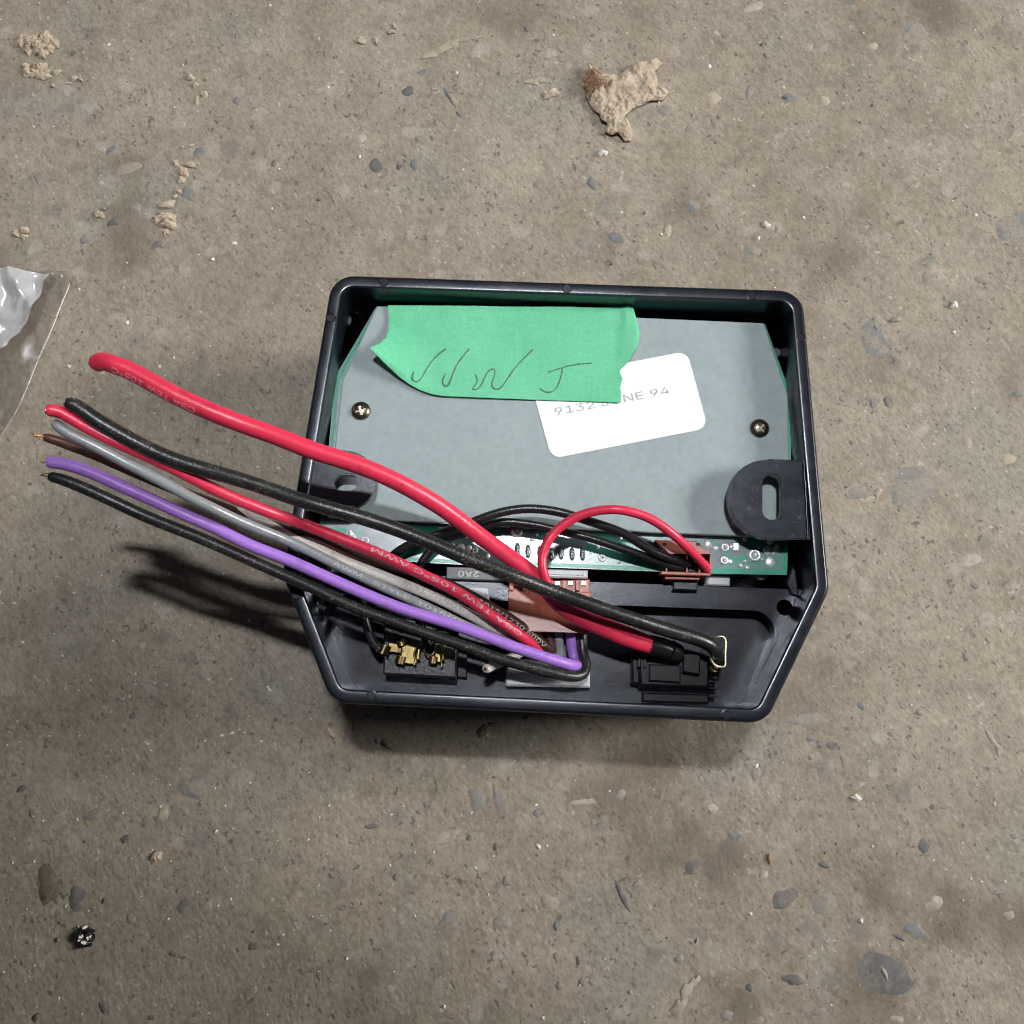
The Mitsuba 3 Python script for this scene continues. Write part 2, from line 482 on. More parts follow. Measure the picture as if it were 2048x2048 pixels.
def wire_text(P, R, text, a, b, h, roll=0.0, up=1, bold=False):
    """Print on a wire: text runs along the curve between the places seen at pixels a and b; up=-1 turns its feet to the upper side."""
    q = proj(P)
    i0 = int(np.argmin(np.linalg.norm(q - np.array(a), axis=1)))
    i1 = int(np.argmin(np.linalg.norm(q - np.array(b), axis=1)))
    L = np.concatenate([[0], np.cumsum(np.linalg.norm(np.diff(P, axis=0), axis=1))])
    s0, s1 = L[i0], L[i1]
    m = meshkit.text_mesh(text, h, 0.00006, bold)
    v, f = trimesh.remesh.subdivide_to_size(m.vertices, m.faces, 0.0004)
    v = np.array(v)
    v[:, 0] -= v[:, 0].min()
    s = s0 + (s1 - s0) * v[:, 0] / v[:, 0].max()
    t = np.gradient(P, axis=0)
    t /= np.linalg.norm(t, axis=1, keepdims=True)
    N = np.array([0, 0, 1.0]) - t * t[:, 2:]
    N /= np.linalg.norm(N, axis=1, keepdims=True)
    B = np.cross(N, t)                                   # to the left of the run, seen from above
    it = lambda A: np.stack([np.interp(s, L, A[:, k]) for k in range(3)], 1)
    sg_ = 1.0 if s1 > s0 else -1.0
    ang = roll + sg_ * (v[:, 1] - h / 2) / R
    rad = (R + 0.00004 + v[:, 2])[:, None]
    X = it(P) + rad * (np.cos(ang)[:, None] * it(N) + np.sin(ang)[:, None] * it(B))
    return trimesh.Trimesh(X, f, process=False)


# ------------------------------------------------------------------ the floor
def floor_mesh():
    c = np.concatenate([[-2.5, -1.2, -0.6, -0.35], np.linspace(-0.22, 0.22, 221), [0.35, 0.6, 1.2, 2.5]])
    x, y = np.meshgrid(c, c, indexing='ij')
    p = np.stack([x * 60, y * 60, x * 0], -1)
    z = (meshkit.fbm(p, 3, 5) - 0.5) * 0.0005 - 0.0001
    n = len(c)
    v = np.stack([x, y, z], -1).reshape(-1, 3)
    i, j = np.meshgrid(np.arange(n - 1), np.arange(n - 1), indexing='ij')
    q = np.stack([i * n + j, (i + 1) * n + j, (i + 1) * n + j + 1, i * n + j + 1], -1).reshape(-1, 4)
    return trimesh.Trimesh(v, np.vstack([q[:, [0, 1, 2]], q[:, [0, 2, 3]]]), process=False)


put('concrete_floor', floor_mesh(), 'm_concrete', True, 'worn grey brown concrete floor with embedded stones', 'structure')

# stones that show in the worn surface: (x, y, rx, ry, turn, tone)
stones = [(373, 384, 17, 15, .3, 'blue'), (225, 299, 10, 14, -.5, 'blue'), (226, 444, 12, 8, .2, 'dark'), (475, 201, 10, 10, 0, 'mauve'), (313, 489, 14, 6, .6, 'dark'),
          (270, 415, 13, 14, .5, 'grey'), (398, 305, 12, 13, 0, 'blue'), (167, 480, 9, 8, 0, 'blue'), (54, 503, 8, 9, 0, 'grey'), (665, 470, 14, 11, .4, 'mauve'), (548, 325, 6, 8, 0, 'dark'), (80, 355, 13, 14, .2, 'mauve'),
          (816, 181, 12, 11, .4, 'dark'), (870, 141, 34, 10, .08, 'blue'), (899, 192, 5, 22, .55, 'blue'), (751, 330, 14, 15, .2, 'dark'), (828, 328, 7, 14, .4, 'blue'), (798, 332, 6, 6, 0, 'dark'), (1184, 366, 9, 15, .4, 'blue'),
          (1075, 368, 11, 10, 0, 'mauve'), (1233, 475, 20, 10, -.4, 'blue'), (1218, 417, 34, 17, -.2, 'grey'), (1055, 57, 9, 6, 0, 'dark'), (920, 226, 10, 5, -.2, 'grey'), (1330, 220, 16, 11, -.3, 'grey'), (1380, 256, 12, 10, 0, 'mauve'), (1163, 485, 14, 10, .1, 'grey'),
          (1499, 183, 7, 16, -.1, 'blue'), (1578, 195, 16, 11, 0, 'blue'), (1590, 145, 14, 10, 0, 'grey'), (1534, 109, 7, 7, 0, 'grey'), (1700, 12, 16, 9, 0, 'blue'), (1671, 330, 13, 10, 0, 'mauve'), (1386, 412, 13, 14, .5, 'blue'), (1826, 201, 9, 7, 0, 'blue'), (1433, 246, 12, 13, .3, 'grey'),
          (2030, 455, 38, 36, .3, 'blue'), (2012, 37, 12, 10, 0, 'mauve'), (1830, 60, 28, 20, -.3, 'grey'), (1506, 500, 16, 11, 0, 'grey'),
          (1748, 680, 32, 42, .15, 'blue'), (1858, 556, 17, 15, 0, 'blue'), (1823, 975, 48, 42, .3, 'grey'), (1950, 1171, 10, 8, 0, 'blue'), (1776, 802, 9, 11, 0, 'dark'), (1748, 807, 9, 10, 0, 'grey'), (1968, 560, 22, 8, -.3, 'mauve'), (2036, 787, 12, 7, 0, 'blue'), (1715, 985, 26, 14, .2, 'grey'), (1855, 520, 18, 7, .3, 'blue'), (1620, 1260, 14, 9, .2, 'grey'),
          (1768, 1949, 58, 42, 0, 'dark'), (1569, 1797, 27, 20, .4, 'dark'), (1649, 1808, 25, 24, -.4, 'grey'), (1830, 1862, 22, 15, -.3, 'blue'), (1587, 1960, 20, 12, -.1, 'dark'), (1663, 1491, 12, 9, -.1, 'dark'), (1471, 1670, 15, 14, 0, 'blue'), (1848, 1692, 13, 14, .6, 'dark'),
          (1649, 1730, 13, 6, -.3, 'dark'), (1381, 1736, 12, 14, -.5, 'dark'), (1724, 1412, 10, 10, 0, 'blue'), (1621, 1478, 10, 6, 0, 'blue'), (1512, 1545, 13, 14, 0, 'mauve'), (1655, 1535, 15, 22, 0, 'grey'), (1840, 1425, 9, 8, 0, 'blue'), (2030, 1672, 12, 6, 0, 'grey'), (1358, 1918, 10, 8, 0, 'blue'), (1636, 2024, 18, 9, .2, 'mauve'),
          (1800, 1876, 14, 4, -.4, 'dark'), (1454, 2032, 15, 9, 0, 'grey'), (1870, 1808, 20, 14, .4, 'pink'), (2018, 1832, 12, 10, 0, 'pink'), (1620, 1440, 40, 14, 0, 'grey'), (1500, 1975, 8, 8, 0, 'dark'), (1996, 1785, 12, 5, .2, 'grey'), (1890, 1615, 14, 3, 0, 'grey'),
          (94, 1770, 21, 40, .1, 'brown'), (154, 1797, 19, 23, 0, 'dark'), (366, 1812, 15, 19, -.4, 'dark'), (386, 1576, 34, 22, -.1, 'blue'), (42, 1578, 13, 5, .5, 'dark'), (250, 1678, 10, 8, .5, 'dark'), (185, 1630, 22, 10, .1, 'grey'), (326, 1625, 12, 18, .2, 'tan'), (475, 1640, 30, 13, .2, 'grey'), (67, 1628, 11, 12, .5, 'grey'),
          (480, 1722, 27, 11, .1, 'mauve'), (375, 1735, 25, 5, .2, 'mauve'), (204, 1960, 14, 15, 0, 'grey'), (205, 2015, 8, 14, .3, 'dark'), (500, 1985, 12, 20, -.6, 'grey'), (505, 1893, 13, 8, .4, 'brown'), (262, 1838, 12, 12, 0, 'mauve'), (70, 2036, 8, 8, 0, 'brown'), (303, 2035, 11, 7, 0, 'dark'), (345, 1908, 12, 6, -.3, 'brown'), (264, 1432, 8, 7, .3, 'dark'), (355, 1782, 6, 5, 0, 'dark'),
          (1246, 1794, 7, 30, .42, 'dark'), (1073, 1627, 9, 9, 0, 'blue'), (743, 1653, 16, 5, 0, 'dark'), (1000, 1600, 14, 34, .25, 'mauve'), (955, 1600, 20, 24, .4, 'grey'), (1065, 1595, 22, 15, .2, 'grey'), (991, 1694, 5, 8, 0, 'dark'), (938, 1676, 6, 6, 0, 'dark'), (1013, 1763, 8, 11, 0, 'grey'), (898, 1840, 24, 14, .4, 'grey'), (1005, 1845, 18, 15, 0, 'grey'),
          (1113, 1853, 6, 9, 0, 'blue'), (1120, 1973, 9, 9, 0, 'blue'), (1158, 1922, 5, 9, 0, 'dark'), (1275, 1768, 12, 6, .5, 'grey'), (1187, 1645, 7, 7, 0, 'grey'), (1165, 1965, 8, 8, 0, 'grey'), (1240, 1590, 15, 9, .4, 'grey'), (790, 1755, 6, 7, 0, 'dark'), (963, 1462, 9, 16, -.5, 'brown'), (985, 1449, 11, 4, 0, 'brown'),
          (895, 1672, 26, 11, .2, 'pink'), (1100, 1805, 18, 15, 0, 'tan'), (1168, 1604, 30, 7, .1, 'pink'), (1940, 1120, 30, 14, .1, 'pink'), (2015, 918, 18, 11, .2, 'tan'), (1934, 882, 12, 14, 0, 'tan'), (1648, 200, 14, 9, .1, 'tan'), (1690, 370, 10, 10, .4, 'tan'), (1428, 195, 15, 13, .4, 'tan'), (1615, 93, 13, 9, 0, 'tan'), (1508, 12, 20, 12, .2, 'pink'), (1745, 91, 12, 8, .4, 'tan'), (1335, 460, 9, 14, -.3, 'tan'),
          (2030, 270, 18, 8, .5, 'tan'), (1425, 1618, 16, 10, .2, 'tan'), (1485, 1640, 10, 9, 0, 'tan'), (1527, 1750, 12, 10, 0, 'tan'), (1260, 1985, 4, 4, 0, 'tan'), (1795, 2040, 14, 9, 0, 'tan'), (1100, 105, 14, 10, -.3, 'pink'), (722, 275, 12, 9, 0, 'pink'), (258, 335, 24, 12, .3, 'tan'), (635, 180, 18, 8, .3, 'tan'), (20, 1455, 12, 7, 0, 'mauve')]
for i, (x, y, rx, ry, a, tone) in enumerate(stones):
    part('concrete_floor', 'stone', blob(x, y, rx, ry, 0.30, 100 + i, a, 0.28, 0.0, 3, 16, 0.4), 'm_stone_' + tone, 60)

# pale grit scattered over the floor
g = []
gr = np.random.default_rng(5)
for i in range(420):
    x, y = gr.uniform(-20, 2068), gr.uniform(-20, 2068)
    if i % 3 == 0:
        x, y = gr.normal(330, 260), gr.normal(1400, 350)
    s = gr.choice([1.6, 2.2, 3.0, 4.2], p=[.5, .3, .15, .05])
    g.append(blob(x, y, s * gr.uniform(.8, 1.6), s, s * 0.12, 900 + i, gr.uniform(0, 3), .35, 0.0001, 3, 7, .5))
put('grit', cat(g), 'm_grit', False, 'pale sand grains and grit scattered over the concrete floor', 'stuff')
labels['grit']['category'] = 'grit'

g = []
for i in range(330):
    x, y = gr.uniform(-20, 2068), gr.uniform(-20, 2068)
    if i % 3 == 0:
        x, y = gr.normal(250, 260), gr.normal(1750, 260)
    q = gr.choice([1.4, 2.0, 2.8, 4.0], p=[.45, .35, .15, .05])
    g.append(blob(x, y, q * gr.uniform(.8, 1.9), q, q * 0.10, 5900 + i, gr.uniform(0, 3), .4, 0.0001, 3, 7, .5))
put('dark_grit', cat(g), 'm_stone_dark', False, 'dark specks of dirt scattered over the concrete floor', 'stuff')
labels['dark_grit']['category'] = 'grit'

# ------------------------------------------------------------------ loose crumbs and chips on the floor
def crumbs(name, label, cat_, spec, mat='m_clay', group=None):
    k = thing(name, label, cat_, group)
    h_ = .35 if 'smear' in name else .75
    m = cat([blob(x, y, rx, ry, h * h_, 2000 + int(x * 7 + y), a, .45, 0.0002, 5, 14, .6) for x, y, rx, ry, h, a in spec])
    scene[k] = mikit.ply(m, mat, 25)
    return k


def cluster(cx, cy, w, h, n, s, seed, hh=(0.8, 1.6)):
    r = np.random.default_rng(seed)
    out = []
    for _ in range(n):
        a, d = r.uniform(0, 6.28), math.sqrt(r.uniform(0, 1))
        q = r.uniform(.6, 1.3) * s
        out.append((cx + w * d * math.cos(a), cy + h * d * math.sin(a), q, q * r.uniform(.6, 1), r.uniform(*hh), r.uniform(0, 3)))
    return out


crumbs('clay_lump', 'large crumbly tan clay lump in the top left corner of the floor', 'clay', cluster(73, 86, 38, 20, 34, 10, 1, (1.2, 2.4)))
crumbs('clay_lump', 'flat tan clay crumbs just below the top left crumbly lump', 'clay', cluster(76, 138, 30, 11, 14, 9, 2) + [(83, 150, 14, 10, 1.2, 0), (112, 143, 8, 6, 1, 0), (48, 129, 9, 5, .8, 0)])
crumbs('clay_crumb', 'small tan clay crumbs right of the two top left lumps', 'clay', [(147, 155, 8, 6, 1, .3), (160, 158, 5, 4, .8, 0), (105, 170, 5, 4, .8, 0), (136, 165, 6, 3, .6, 0)])
crumbs('clay_crumb', 'tan clay crumbs in a short line with a knob at its top', 'clay', [(380, 153, 8, 8, 1.2, 0), (390, 169, 5, 8, 1, -.5), (393, 200, 4, 9, .8, 0), (408, 187, 7, 8, .6, .4)])
crumbs('clay_lump', 'branching tan clay lump above the dark blue stone', 'clay', [(378, 290, 9, 4, .7, .3), (365, 293, 6, 3, .6, 0), (350, 325, 8, 7, 1, 0), (380, 328, 15, 7, 1.1, -.2), (366, 342, 12, 11, 1.2, 0), (362, 358, 7, 10, 1, 0), (358, 382, 5, 6, .7, 0)])
crumbs('clay_lump', 'tall tan clay lump below the dark blue stone', 'clay', [(332, 408, 17, 9, 1.3, .3), (349, 392, 5, 6, .7, 0), (330, 432, 22, 11, 1.4, -.2), (335, 447, 15, 13, 1.7, 0), (331, 464, 8, 8, 1.4, 0), (314, 437, 9, 7, 1, 0)])
crumbs('clay_crumb', 'small round tan clay crumb left of the tall clay lump', 'clay', [(197, 428, 10, 9, 1, 0), (208, 417, 4, 3, .6, 0)])
crumbs('clay_crumb', 'crumbly tan clay patch above the corner of the clear bag', 'clay', cluster(42, 463, 15, 13, 9, 6, 4, (.5, 1)))
crumbs('clay_crumb', 'angular tan clay chip left of the big torn flake', 'clay', [(1102, 184, 18, 9, 1.1, .25), (1094, 191, 9, 6, .8, 0)])
crumbs('clay_smear', 'thin tan clay smear with a crack beside the angular chip', 'clay', [(1075, 160, 24, 8, .5, .2), (1100, 148, 9, 5, .4, .5)], 'm_stone_tan')
crumbs('clay_smear', 'long slanting tan clay smear near the top edge', 'clay', [(895, 92, 28, 10, .5, .35), (935, 76, 26, 5, .35, .2), (860, 108, 18, 7, .5, .2), (893, 45, 5, 22, .3, -.45)], 'm_stone_tan')
crumbs('clay_crumb', 'tan crumbs beside a dark fleck at the upper left edge of the smear', 'clay', [(721, 79, 12, 8, .9, .3), (752, 80, 5, 9, .6, .4), (782, 62, 7, 5, .8, 0), (788, 50, 5, 7, .7, .4)])
crumbs('pebble', 'pale tan pebble below the big torn flake', 'pebble', [(1206, 304, 9, 8, 1.3, 0)], 'm_grit')
crumbs('pebble', 'white oval pebble on the floor right of the box bottom', 'pebble', [(1714, 1596, 11, 7, 1.4, -.4)], 'm_grit')
crumbs('pebble', 'white pebble right of the large blue grey stone', 'pebble', [(1910, 609, 8, 7, 1.3, 0)], 'm_grit')
crumbs('pebble', 'white oval pebble above the right end of the box', 'pebble', [(1533, 448, 7, 8, 1.3, .3)], 'm_grit')
crumbs('pebble', 'cream pebble touching the large blue grey stone', 'pebble', [(1792, 638, 11, 7, 1, .3)], 'm_stone_tan')
crumbs('clay_crumb', 'cracked tan crumb on the dirty floor at lower left', 'clay', [(312, 1713, 11, 11, 1.2, 0)])
crumbs('clay_smear', 'tan clay streak at the bottom edge of the floor', 'clay', [(1375, 1980, 10, 18, .7, -.5), (1359, 2015, 12, 20, .9, -.35), (1392, 1962, 10, 7, .5, .4)], 'm_stone_tan')
crumbs('clay_smear', 'pinkish twisted clay streak at the right edge of the floor', 'clay', [(1983, 1475, 6, 15, .7, .3), (1998, 1500, 7, 14, .9, .5)], 'm_stone_pink')
crumbs('clay_smear', 'curved thin tan clay smear right of the box', 'clay', [(1757, 985, 5, 13, .5, -.5), (1738, 998, 15, 5, .5, .25), (1722, 999, 6, 3, .4, 0)], 'm_stone_tan')
crumbs('wood_chip', 'dark chip lying at the edge of the box shadow', 'chip', [(774, 1490, 12, 6, .9, -.5)], 'm_stone_dark')
crumbs('wood_chip', 'tiny orange chip on the floor right of centre', 'chip', [(1538, 1718, 4, 10, .8, .2)], 'm_flake_brown')
crumbs('wood_chip', 'slim pale chip lying on the large dark stone', 'chip', [(1771, 1948, 4, 14, .8, .25)], 'm_stone_pink')
crumbs('clay_crumb', 'tan crumb beside the lower left shadow of the box', 'clay', [(661, 1466, 9, 9, .9, 0)])
k = thing('speckled_stone', 'black and white speckled stone at lower left', 'stone')
sp = cluster(170, 1877, 13, 20, 26, 6, 9, (.8, 2.0))
part(k, 'dark_grain', cat([blob(x, y, rx, ry, h, 50 + i, a, .4, 0.0002, 4, 10) for i, (x, y, rx, ry, h, a) in enumerate(sp[:16])]), 'm_black_gloss', 20)
part(k, 'white_grain', cat([blob(x, y - 3, rx * .7, ry * .7, h + .4, 80 + i, a, .4, 0.0002, 4, 10) for i, (x, y, rx, ry, h, a) in enumerate(sp[16:])]), 'm_grit', 20)

# the torn flake above the box
fl = [(1178, 132), (1192, 148), (1210, 150), (1235, 153), (1252, 140), (1272, 128), (1295, 124), (1312, 118), (1324, 126), (1308, 140), (1312, 155), (1318, 176), (1336, 181), (1326, 198), (1302, 199), (1288, 205), (1268, 212),
      (1245, 232), (1258, 246), (1264, 264), (1262, 278), (1250, 280), (1236, 264), (1222, 268), (1212, 262), (1217, 246), (1204, 240), (1200, 226), (1186, 216), (1174, 192), (1171, 165)]
pf = np.array(pxpoly(fl, 1.0))
gf = sg.Polygon(pf).buffer(0.0006).buffer(-0.0004)
def fz(x, y):
    q = np.column_stack([x, y, x * 0])
    e = shapely.distance(shapely.points(x, y), gf.exterior)
    return .0004 + .0014 * np.clip(e / .0028, 0, 1) ** .6 * (.35 + meshkit.fbm(q * 330, 4, 3)) + 0.0020 * np.abs(meshkit.noise(q * 300, 5) - .5) + .0007 * meshkit.noise(q * 1400, 8)


k = thing('torn_flake', 'ragged tan flake with a torn brown end above the box', 'flake')
part(k, 'flake', sheet(gf, 0.00042, fz, 0.0005), 'm_clay', 25)
fib = []
fr = np.random.default_rng(3)
for i in range(170):
    x, y = fr.uniform(1174, 1232), fr.uniform(136, 184)
    if y - 134 < (x - 1176) * 0.5 or y > 186 - (x - 1176) * .5:
        continue
    p = at(x, y, 0.0030)
    a = fr.uniform(2.2, 5.0)
    q = p + np.array([math.cos(a), math.sin(a), fr.uniform(-.1, .25)]) * fr.uniform(.001, .0026)
    fib.append(tube([p, (p + q) / 2 + [0, 0, .0003], q], [.00012, .0001, .00005], 5))
part(k, 'brown_fibre', cat(fib + [blob(1186, 150, 11, 17, 2.6, 7, .3, .4)]), 'm_flake_brown', 25, 'rough brown fibres at the torn end', 'stuff')

# ------------------------------------------------------------------ the clear bag at the left edge
bag = thing('plastic_bag', 'crumpled clear plastic bag lying at the left edge', 'bag')
bo = [(-300, 520), (0, 537), (134, 545), (140, 562), (127, 600), (112, 639), (97, 675), (82, 708), (60, 762), (37, 815), (0, 877), (-60, 985), (-300, 1010)]
def ridged(x, y, s):
    q = np.column_stack([x, y, x * 0])
    return np.abs(meshkit.noise(q * 120, s) - .5) + .55 * np.abs(meshkit.noise(q * 330, s + 1) - .5)


wr = lambda x, y, s, a: a * meshkit.fbm(np.column_stack([x * 55, y * 55, x * 0]), 3, s)
part(bag, 'lower_sheet', sheet(pxpoly(bo, 1.0), 0.0016, lambda x, y: 0.0007 + wr(x, y, 2, .0012) + .0018 * ridged(x, y, 8), 0), 'm_bag', True)
bi = [(-300, 524), (0, 541), (105, 552), (98, 566), (86, 598), (70, 640), (40, 676), (20, 700), (0, 712), (-80, 760), (-300, 800)]
def bag_top(x, y):
    c = at2(60, 610, 0.004)
    fold = np.exp(-(((x - c[0]) + 0.55 * (y - c[1])) / 0.0022) ** 2)
    return 0.0012 + wr(x, y, 6, .0030) + 0.0022 * fold + .0042 * ridged(x, y, 3)
part(bag, 'upper_sheet', sheet(pxpoly(bi, 2.8), 0.0007, bag_top, 0), 'm_bag_glare', True)
seam = spline([at(x, y, .0022) for x, y in [(134, 548), (139, 562), (126, 601), (111, 640), (96, 676), (81, 709), (59, 763), (36, 816), (0, 878)]])
part(bag, 'seam', tube(seam, .00010, 8), 'm_bag', True)

# ------------------------------------------------------------------ the control box
BOX = thing('control_box', 'open black plastic control box lying face down with its circuit board showing', 'control box')
outer_px = [(664, 548), (1606, 580), (1660, 1180), (1533, 1447), (662, 1406), (563, 1148)]
OUT = roundpoly(pxpoly(outer_px, 42.5), 0.0052)


def ring_samples(poly, step):
    r = poly.exterior
    n = int(r.length / step)
    p = np.array([r.interpolate(i / n, normalized=True).coords[0] for i in range(n)])
    if not r.is_ccw:
        p = p[::-1]
    t = np.roll(p, -2, 0) - np.roll(p, 2, 0)
    t /= np.linalg.norm(t, axis=1, keepdims=True)
    return p, np.column_stack([-t[:, 1], t[:, 0]])          # inward normal


def sweep_ring(poly, prof, step=0.0008):
    p, nrm = ring_samples(poly, step)
    n, m = len(p), len(prof)
    v = np.concatenate([np.column_stack([p + nrm * d, np.full(n, z)]) for d, z in prof])
    f = []
    for a in range(m - 1):
        i = np.arange(n)
        j = (i + 1) % n
        f.append(np.stack([a * n + i, a * n + j, (a + 1) * n + j], 1))
        f.append(np.stack([a * n + i, (a + 1) * n + j, (a + 1) * n + i], 1))
    return trimesh.Trimesh(v, np.vstack(f), process=False)


mm = 0.001
prof = [(2.4, 0.2), (0.25, 40.6), (0.0, 41.2), (0.05, 41.9), (0.35, 42.35), (0.75, 42.5), (2.15, 42.5), (2.5, 42.4), (2.68, 42.1), (2.72, 41.6), (3.1, 8.0)]
shell = cat([sweep_ring(OUT, [(d * mm, z * mm) for d, z in prof]), extr(OUT.buffer(-0.0022), 0.0003, 0.0085)])
SHELL = part(BOX, 'shell', shell, 'm_case', 40)
for x, y in [(768, 564), (1134, 577), (1504, 591), (743, 1391), (1453, 1429), (662, 636), (1602, 676), (593, 1190)]:
    c = at(x, y, RIM)
    a = np.arange(25) * 2 * np.pi / 24
    ringp = np.column_stack([c[0] + .00095 * np.cos(a), c[1] + .00095 * np.sin(a), np.full(25, RIM)])
    part(SHELL, 'ejector_mark', cat([tube(ringp, .00012, 6, False), cyl(c - [0, 0, .0004], c + [0, 0, .0001], .0008, 20)]), 'm_case', 40)

INN = OUT.buffer(-0.0027)
# the stepped panel behind the front face, with its pocket
ribtop = 31.0
line = pxpoly([(520, 1139), (1700, 1183), (1700, 1600), (520, 1600)], ribtop)
pocket = roundpoly(pxpoly([(634, 1186), (1572, 1222), (1489, 1420), (1480, 1560), (690, 1530), (686, 1390)], ribtop), 0.0045)
panel = INN.buffer(-0.0002).intersection(sg.Polygon(line))
hole = sg.Point(at2(1569, 1215, ribtop * mm)).buffer(0.0017)
part(BOX, 'divider_rib', extr(panel.difference(pocket).difference(hole), 0.008, ribtop * mm), 'm_case', 30)
part(BOX, 'pocket_floor', extr(panel.difference(hole), 0.0079, 0.0255), 'm_case', 30)
lip = sg.LineString(pocket.exterior.coords).intersection(panel).buffer(.00018, cap_style=2)
part(BOX, 'pocket_lip', extr(lip, ribtop * mm - .001, ribtop * mm + .0002), 'm_case', 30)
# inner ridges along the slanted walls
for a, b in [((1605, 1215), (1508, 1418)), ((597, 1185), (672, 1385))]:
    P = spline([at(*a, .0335), at((a[0] + b[0]) / 2, (a[1] + b[1]) / 2, .0335), at(*b, .0335)])
    part(BOX, 'wall_ridge', cat([tube(P, .0007, 10), tube(P - [0, 0, .003], .0012, 8)]), 'm_case', True)
c = at(1513, 1196, ribtop * mm)
part(BOX, 'moulding_mark', cyl(c - [0, 0, .0003], c + [0, 0, .00012], .0014, 24), 'm_case', 40)
# posts in the corners of the cavity
for x, y, zt, r in [(690, 640, 32, 2.0), (706, 622, 30, 1.4), (1515, 640, 33, 2.2), (1552, 705, 32, 1.5), (1500, 626, 34, 2.0)]:
    q = at(x, y, zt * mm)
    part(BOX, 'post', cyl([q[0], q[1], .008], q, r * mm, 18, r * mm * .8, .0002), 'm_case_deep', 40)
fin = block([(1572, 1166), (1580, 1145), (1585, 1128), (1592, 1142), (1596, 1172), (1597, 1194), (1582, 1188)], 31.8, 12, .3)
part(BOX, 'corner_fin', fin, 'm_case', 30)

# mounting tabs
def tab(cx, cy, r, xe, slot, zt, dirn):
    c = at2(cx, cy, zt * mm)
    sc = np.linalg.norm(at2(cx + 1, cy, zt * mm) - c)
    g = sg.Point(c).buffer(r * sc, 24).union(sg.Polygon([at2(cx, cy - r, zt * mm), at2(xe, cy - r + (4 if dirn > 0 else -2), zt * mm), at2(xe + (8 if dirn > 0 else -8), cy + r, zt * mm), at2(cx, cy + r, zt * mm)]))
    g = g.intersection(OUT.buffer(-.0015))
    s0, s1, w = slot
    sl = sg.LineString([at2(*s0, zt * mm), at2(*s1, zt * mm)]).buffer(w * sc, 12)
    top = g.buffer(-.0003)
    out = []
    for q, z0, z1 in [(g.difference(sl), zt - 1.9, zt - .25), (top.difference(sl.buffer(.0003)), zt - .3, zt)]:
        out.append(extr(q, z0 * mm, z1 * mm))
    return cat(out)


t1 = part(BOX, 'mounting_tab', tab(1537, 998, 81, 1614, ((1544, 967), (1544, 1021), 18.5), 41.6, 1), 'm_case', 30)
part(t1, 'hinge_line', tube([at(1607, 922, .0416), at(1612, 1000, .0416), at(1616, 1077, .0416)], .0003, 8), 'm_case', True)
t2 = part(BOX, 'mounting_tab', tab(690, 960, 61, 610, ((684, 965), (699, 965), 16), 41.6, -1), 'm_case', 30)
part(t2, 'hinge_line', tube([at(622, 902, .0416), at(618, 960, .0416), at(614, 1016, .0416)], .0003, 8), 'm_case', True)

# circuit board
PCB = 34.0
pcb_px = [(752, 614), (1530, 648), (1581, 788), (1582, 920), (1574, 1150), (1424, 1147), (1098, 1135), (894, 1128), (630, 1112), (640, 1036), (657, 899), (670, 754)]
BRD = part(BOX, 'circuit_board', extr(sg.Polygon(pxpoly(pcb_px, PCB)), (PCB - 1.6) * mm, PCB * mm), 'm_board', 30)
edge = sg.Polygon(pxpoly(pcb_px, PCB))
part(BRD, 'green_border', extr(edge.buffer(-.0002).difference(edge.buffer(-.00095)), PCB * mm - .0002, PCB * mm + .00012), 'm_board_edge', 30)


def pad(x, y, r, h=.5, ring=False, mat='m_solder', sq=(1, 1), name='solder_pad'):
    c = at(x, y, PCB * mm)
    m = [dome(c, r * 1e-4, h * mm, 14, 4, sq)]
    if ring:
        m = []
        a = np.arange(19) * 2 * np.pi / 18
        m.append(tube(np.column_stack([c[0] + r * .72e-4 * np.cos(a), c[1] + r * .72e-4 * np.sin(a), np.full(19, PCB * mm + .00015)]), r * .30e-4, 8, False))
        m.append(dome(c + [.0001, .0001, 0], r * .33e-4, h * mm * 1.5, 10, 3))
    part(BRD, name, cat(m), mat, 50)


for x, y, r, ring in [(1417, 1088, 9, 0), (1431, 1096, 6, 0), (1450, 1095, 9, 1), (1448, 1121, 9, 1), (1509, 1111, 14, 1), (1535, 1100, 10, 0), (1540, 1124, 11, 0), (1481, 1131, 5, 0), (1494, 1135, 5, 0), (1551, 1102, 6, 0), (1463, 1094, 6, 0),
                      (1459, 1123, 6, 0), (731, 1082, 9, 1), (706, 1076, 8, 1), (922, 1095, 8, 1), (938, 1096, 7, 0), (950, 1100, 7, 1), (975, 1112, 6, 0), (1204, 1116, 8, 1), (1033, 1063, 13, 1), (1490, 1078, 6, 0), (1540, 1082, 8, 0), (905, 1092, 6, 0), (960, 1085, 5, 0)]:
    pad(x, y, r, .35, bool(ring))
sr = np.random.default_rng(21)
for i in range(34):
    x = sr.uniform(690, 1560)
    y = 1058 + (x - 690) * .030 + sr.uniform(0, 52)
    if 1300 < x < 1425 or (1015 < x < 1180 and y > 1085):
        continue
    pad(x, y, sr.uniform(2.5, 6), .3, i % 4 == 0, 'm_solder', (1, sr.uniform(.6, 1.3)))
for x, y in [(1035, 1099), (1056, 1103), (1080, 1105), (1103, 1108), (1122, 1106), (1144, 1108), (1165, 1108)]:
    c = at(x, y, PCB * mm)
    part(BRD, 'pin_joint', dome(c, .0014, .00035, 16, 4, (.42, 1.05)), 'm_pin', 50)
    part(BRD, 'pin', cat([dome(c + [0, .0004, .0002], .00032, .0007, 10, 3), dome(c - [0.0001, .0007, -.0001], .00028, .0005, 10, 3)]), 'm_solder', 50)
part(BRD, 'bare_patch', block([(1466, 1086), (1477, 1086), (1477, 1100), (1466, 1100)], PCB + .15, PCB - .2, .03), 'm_solder', 30)
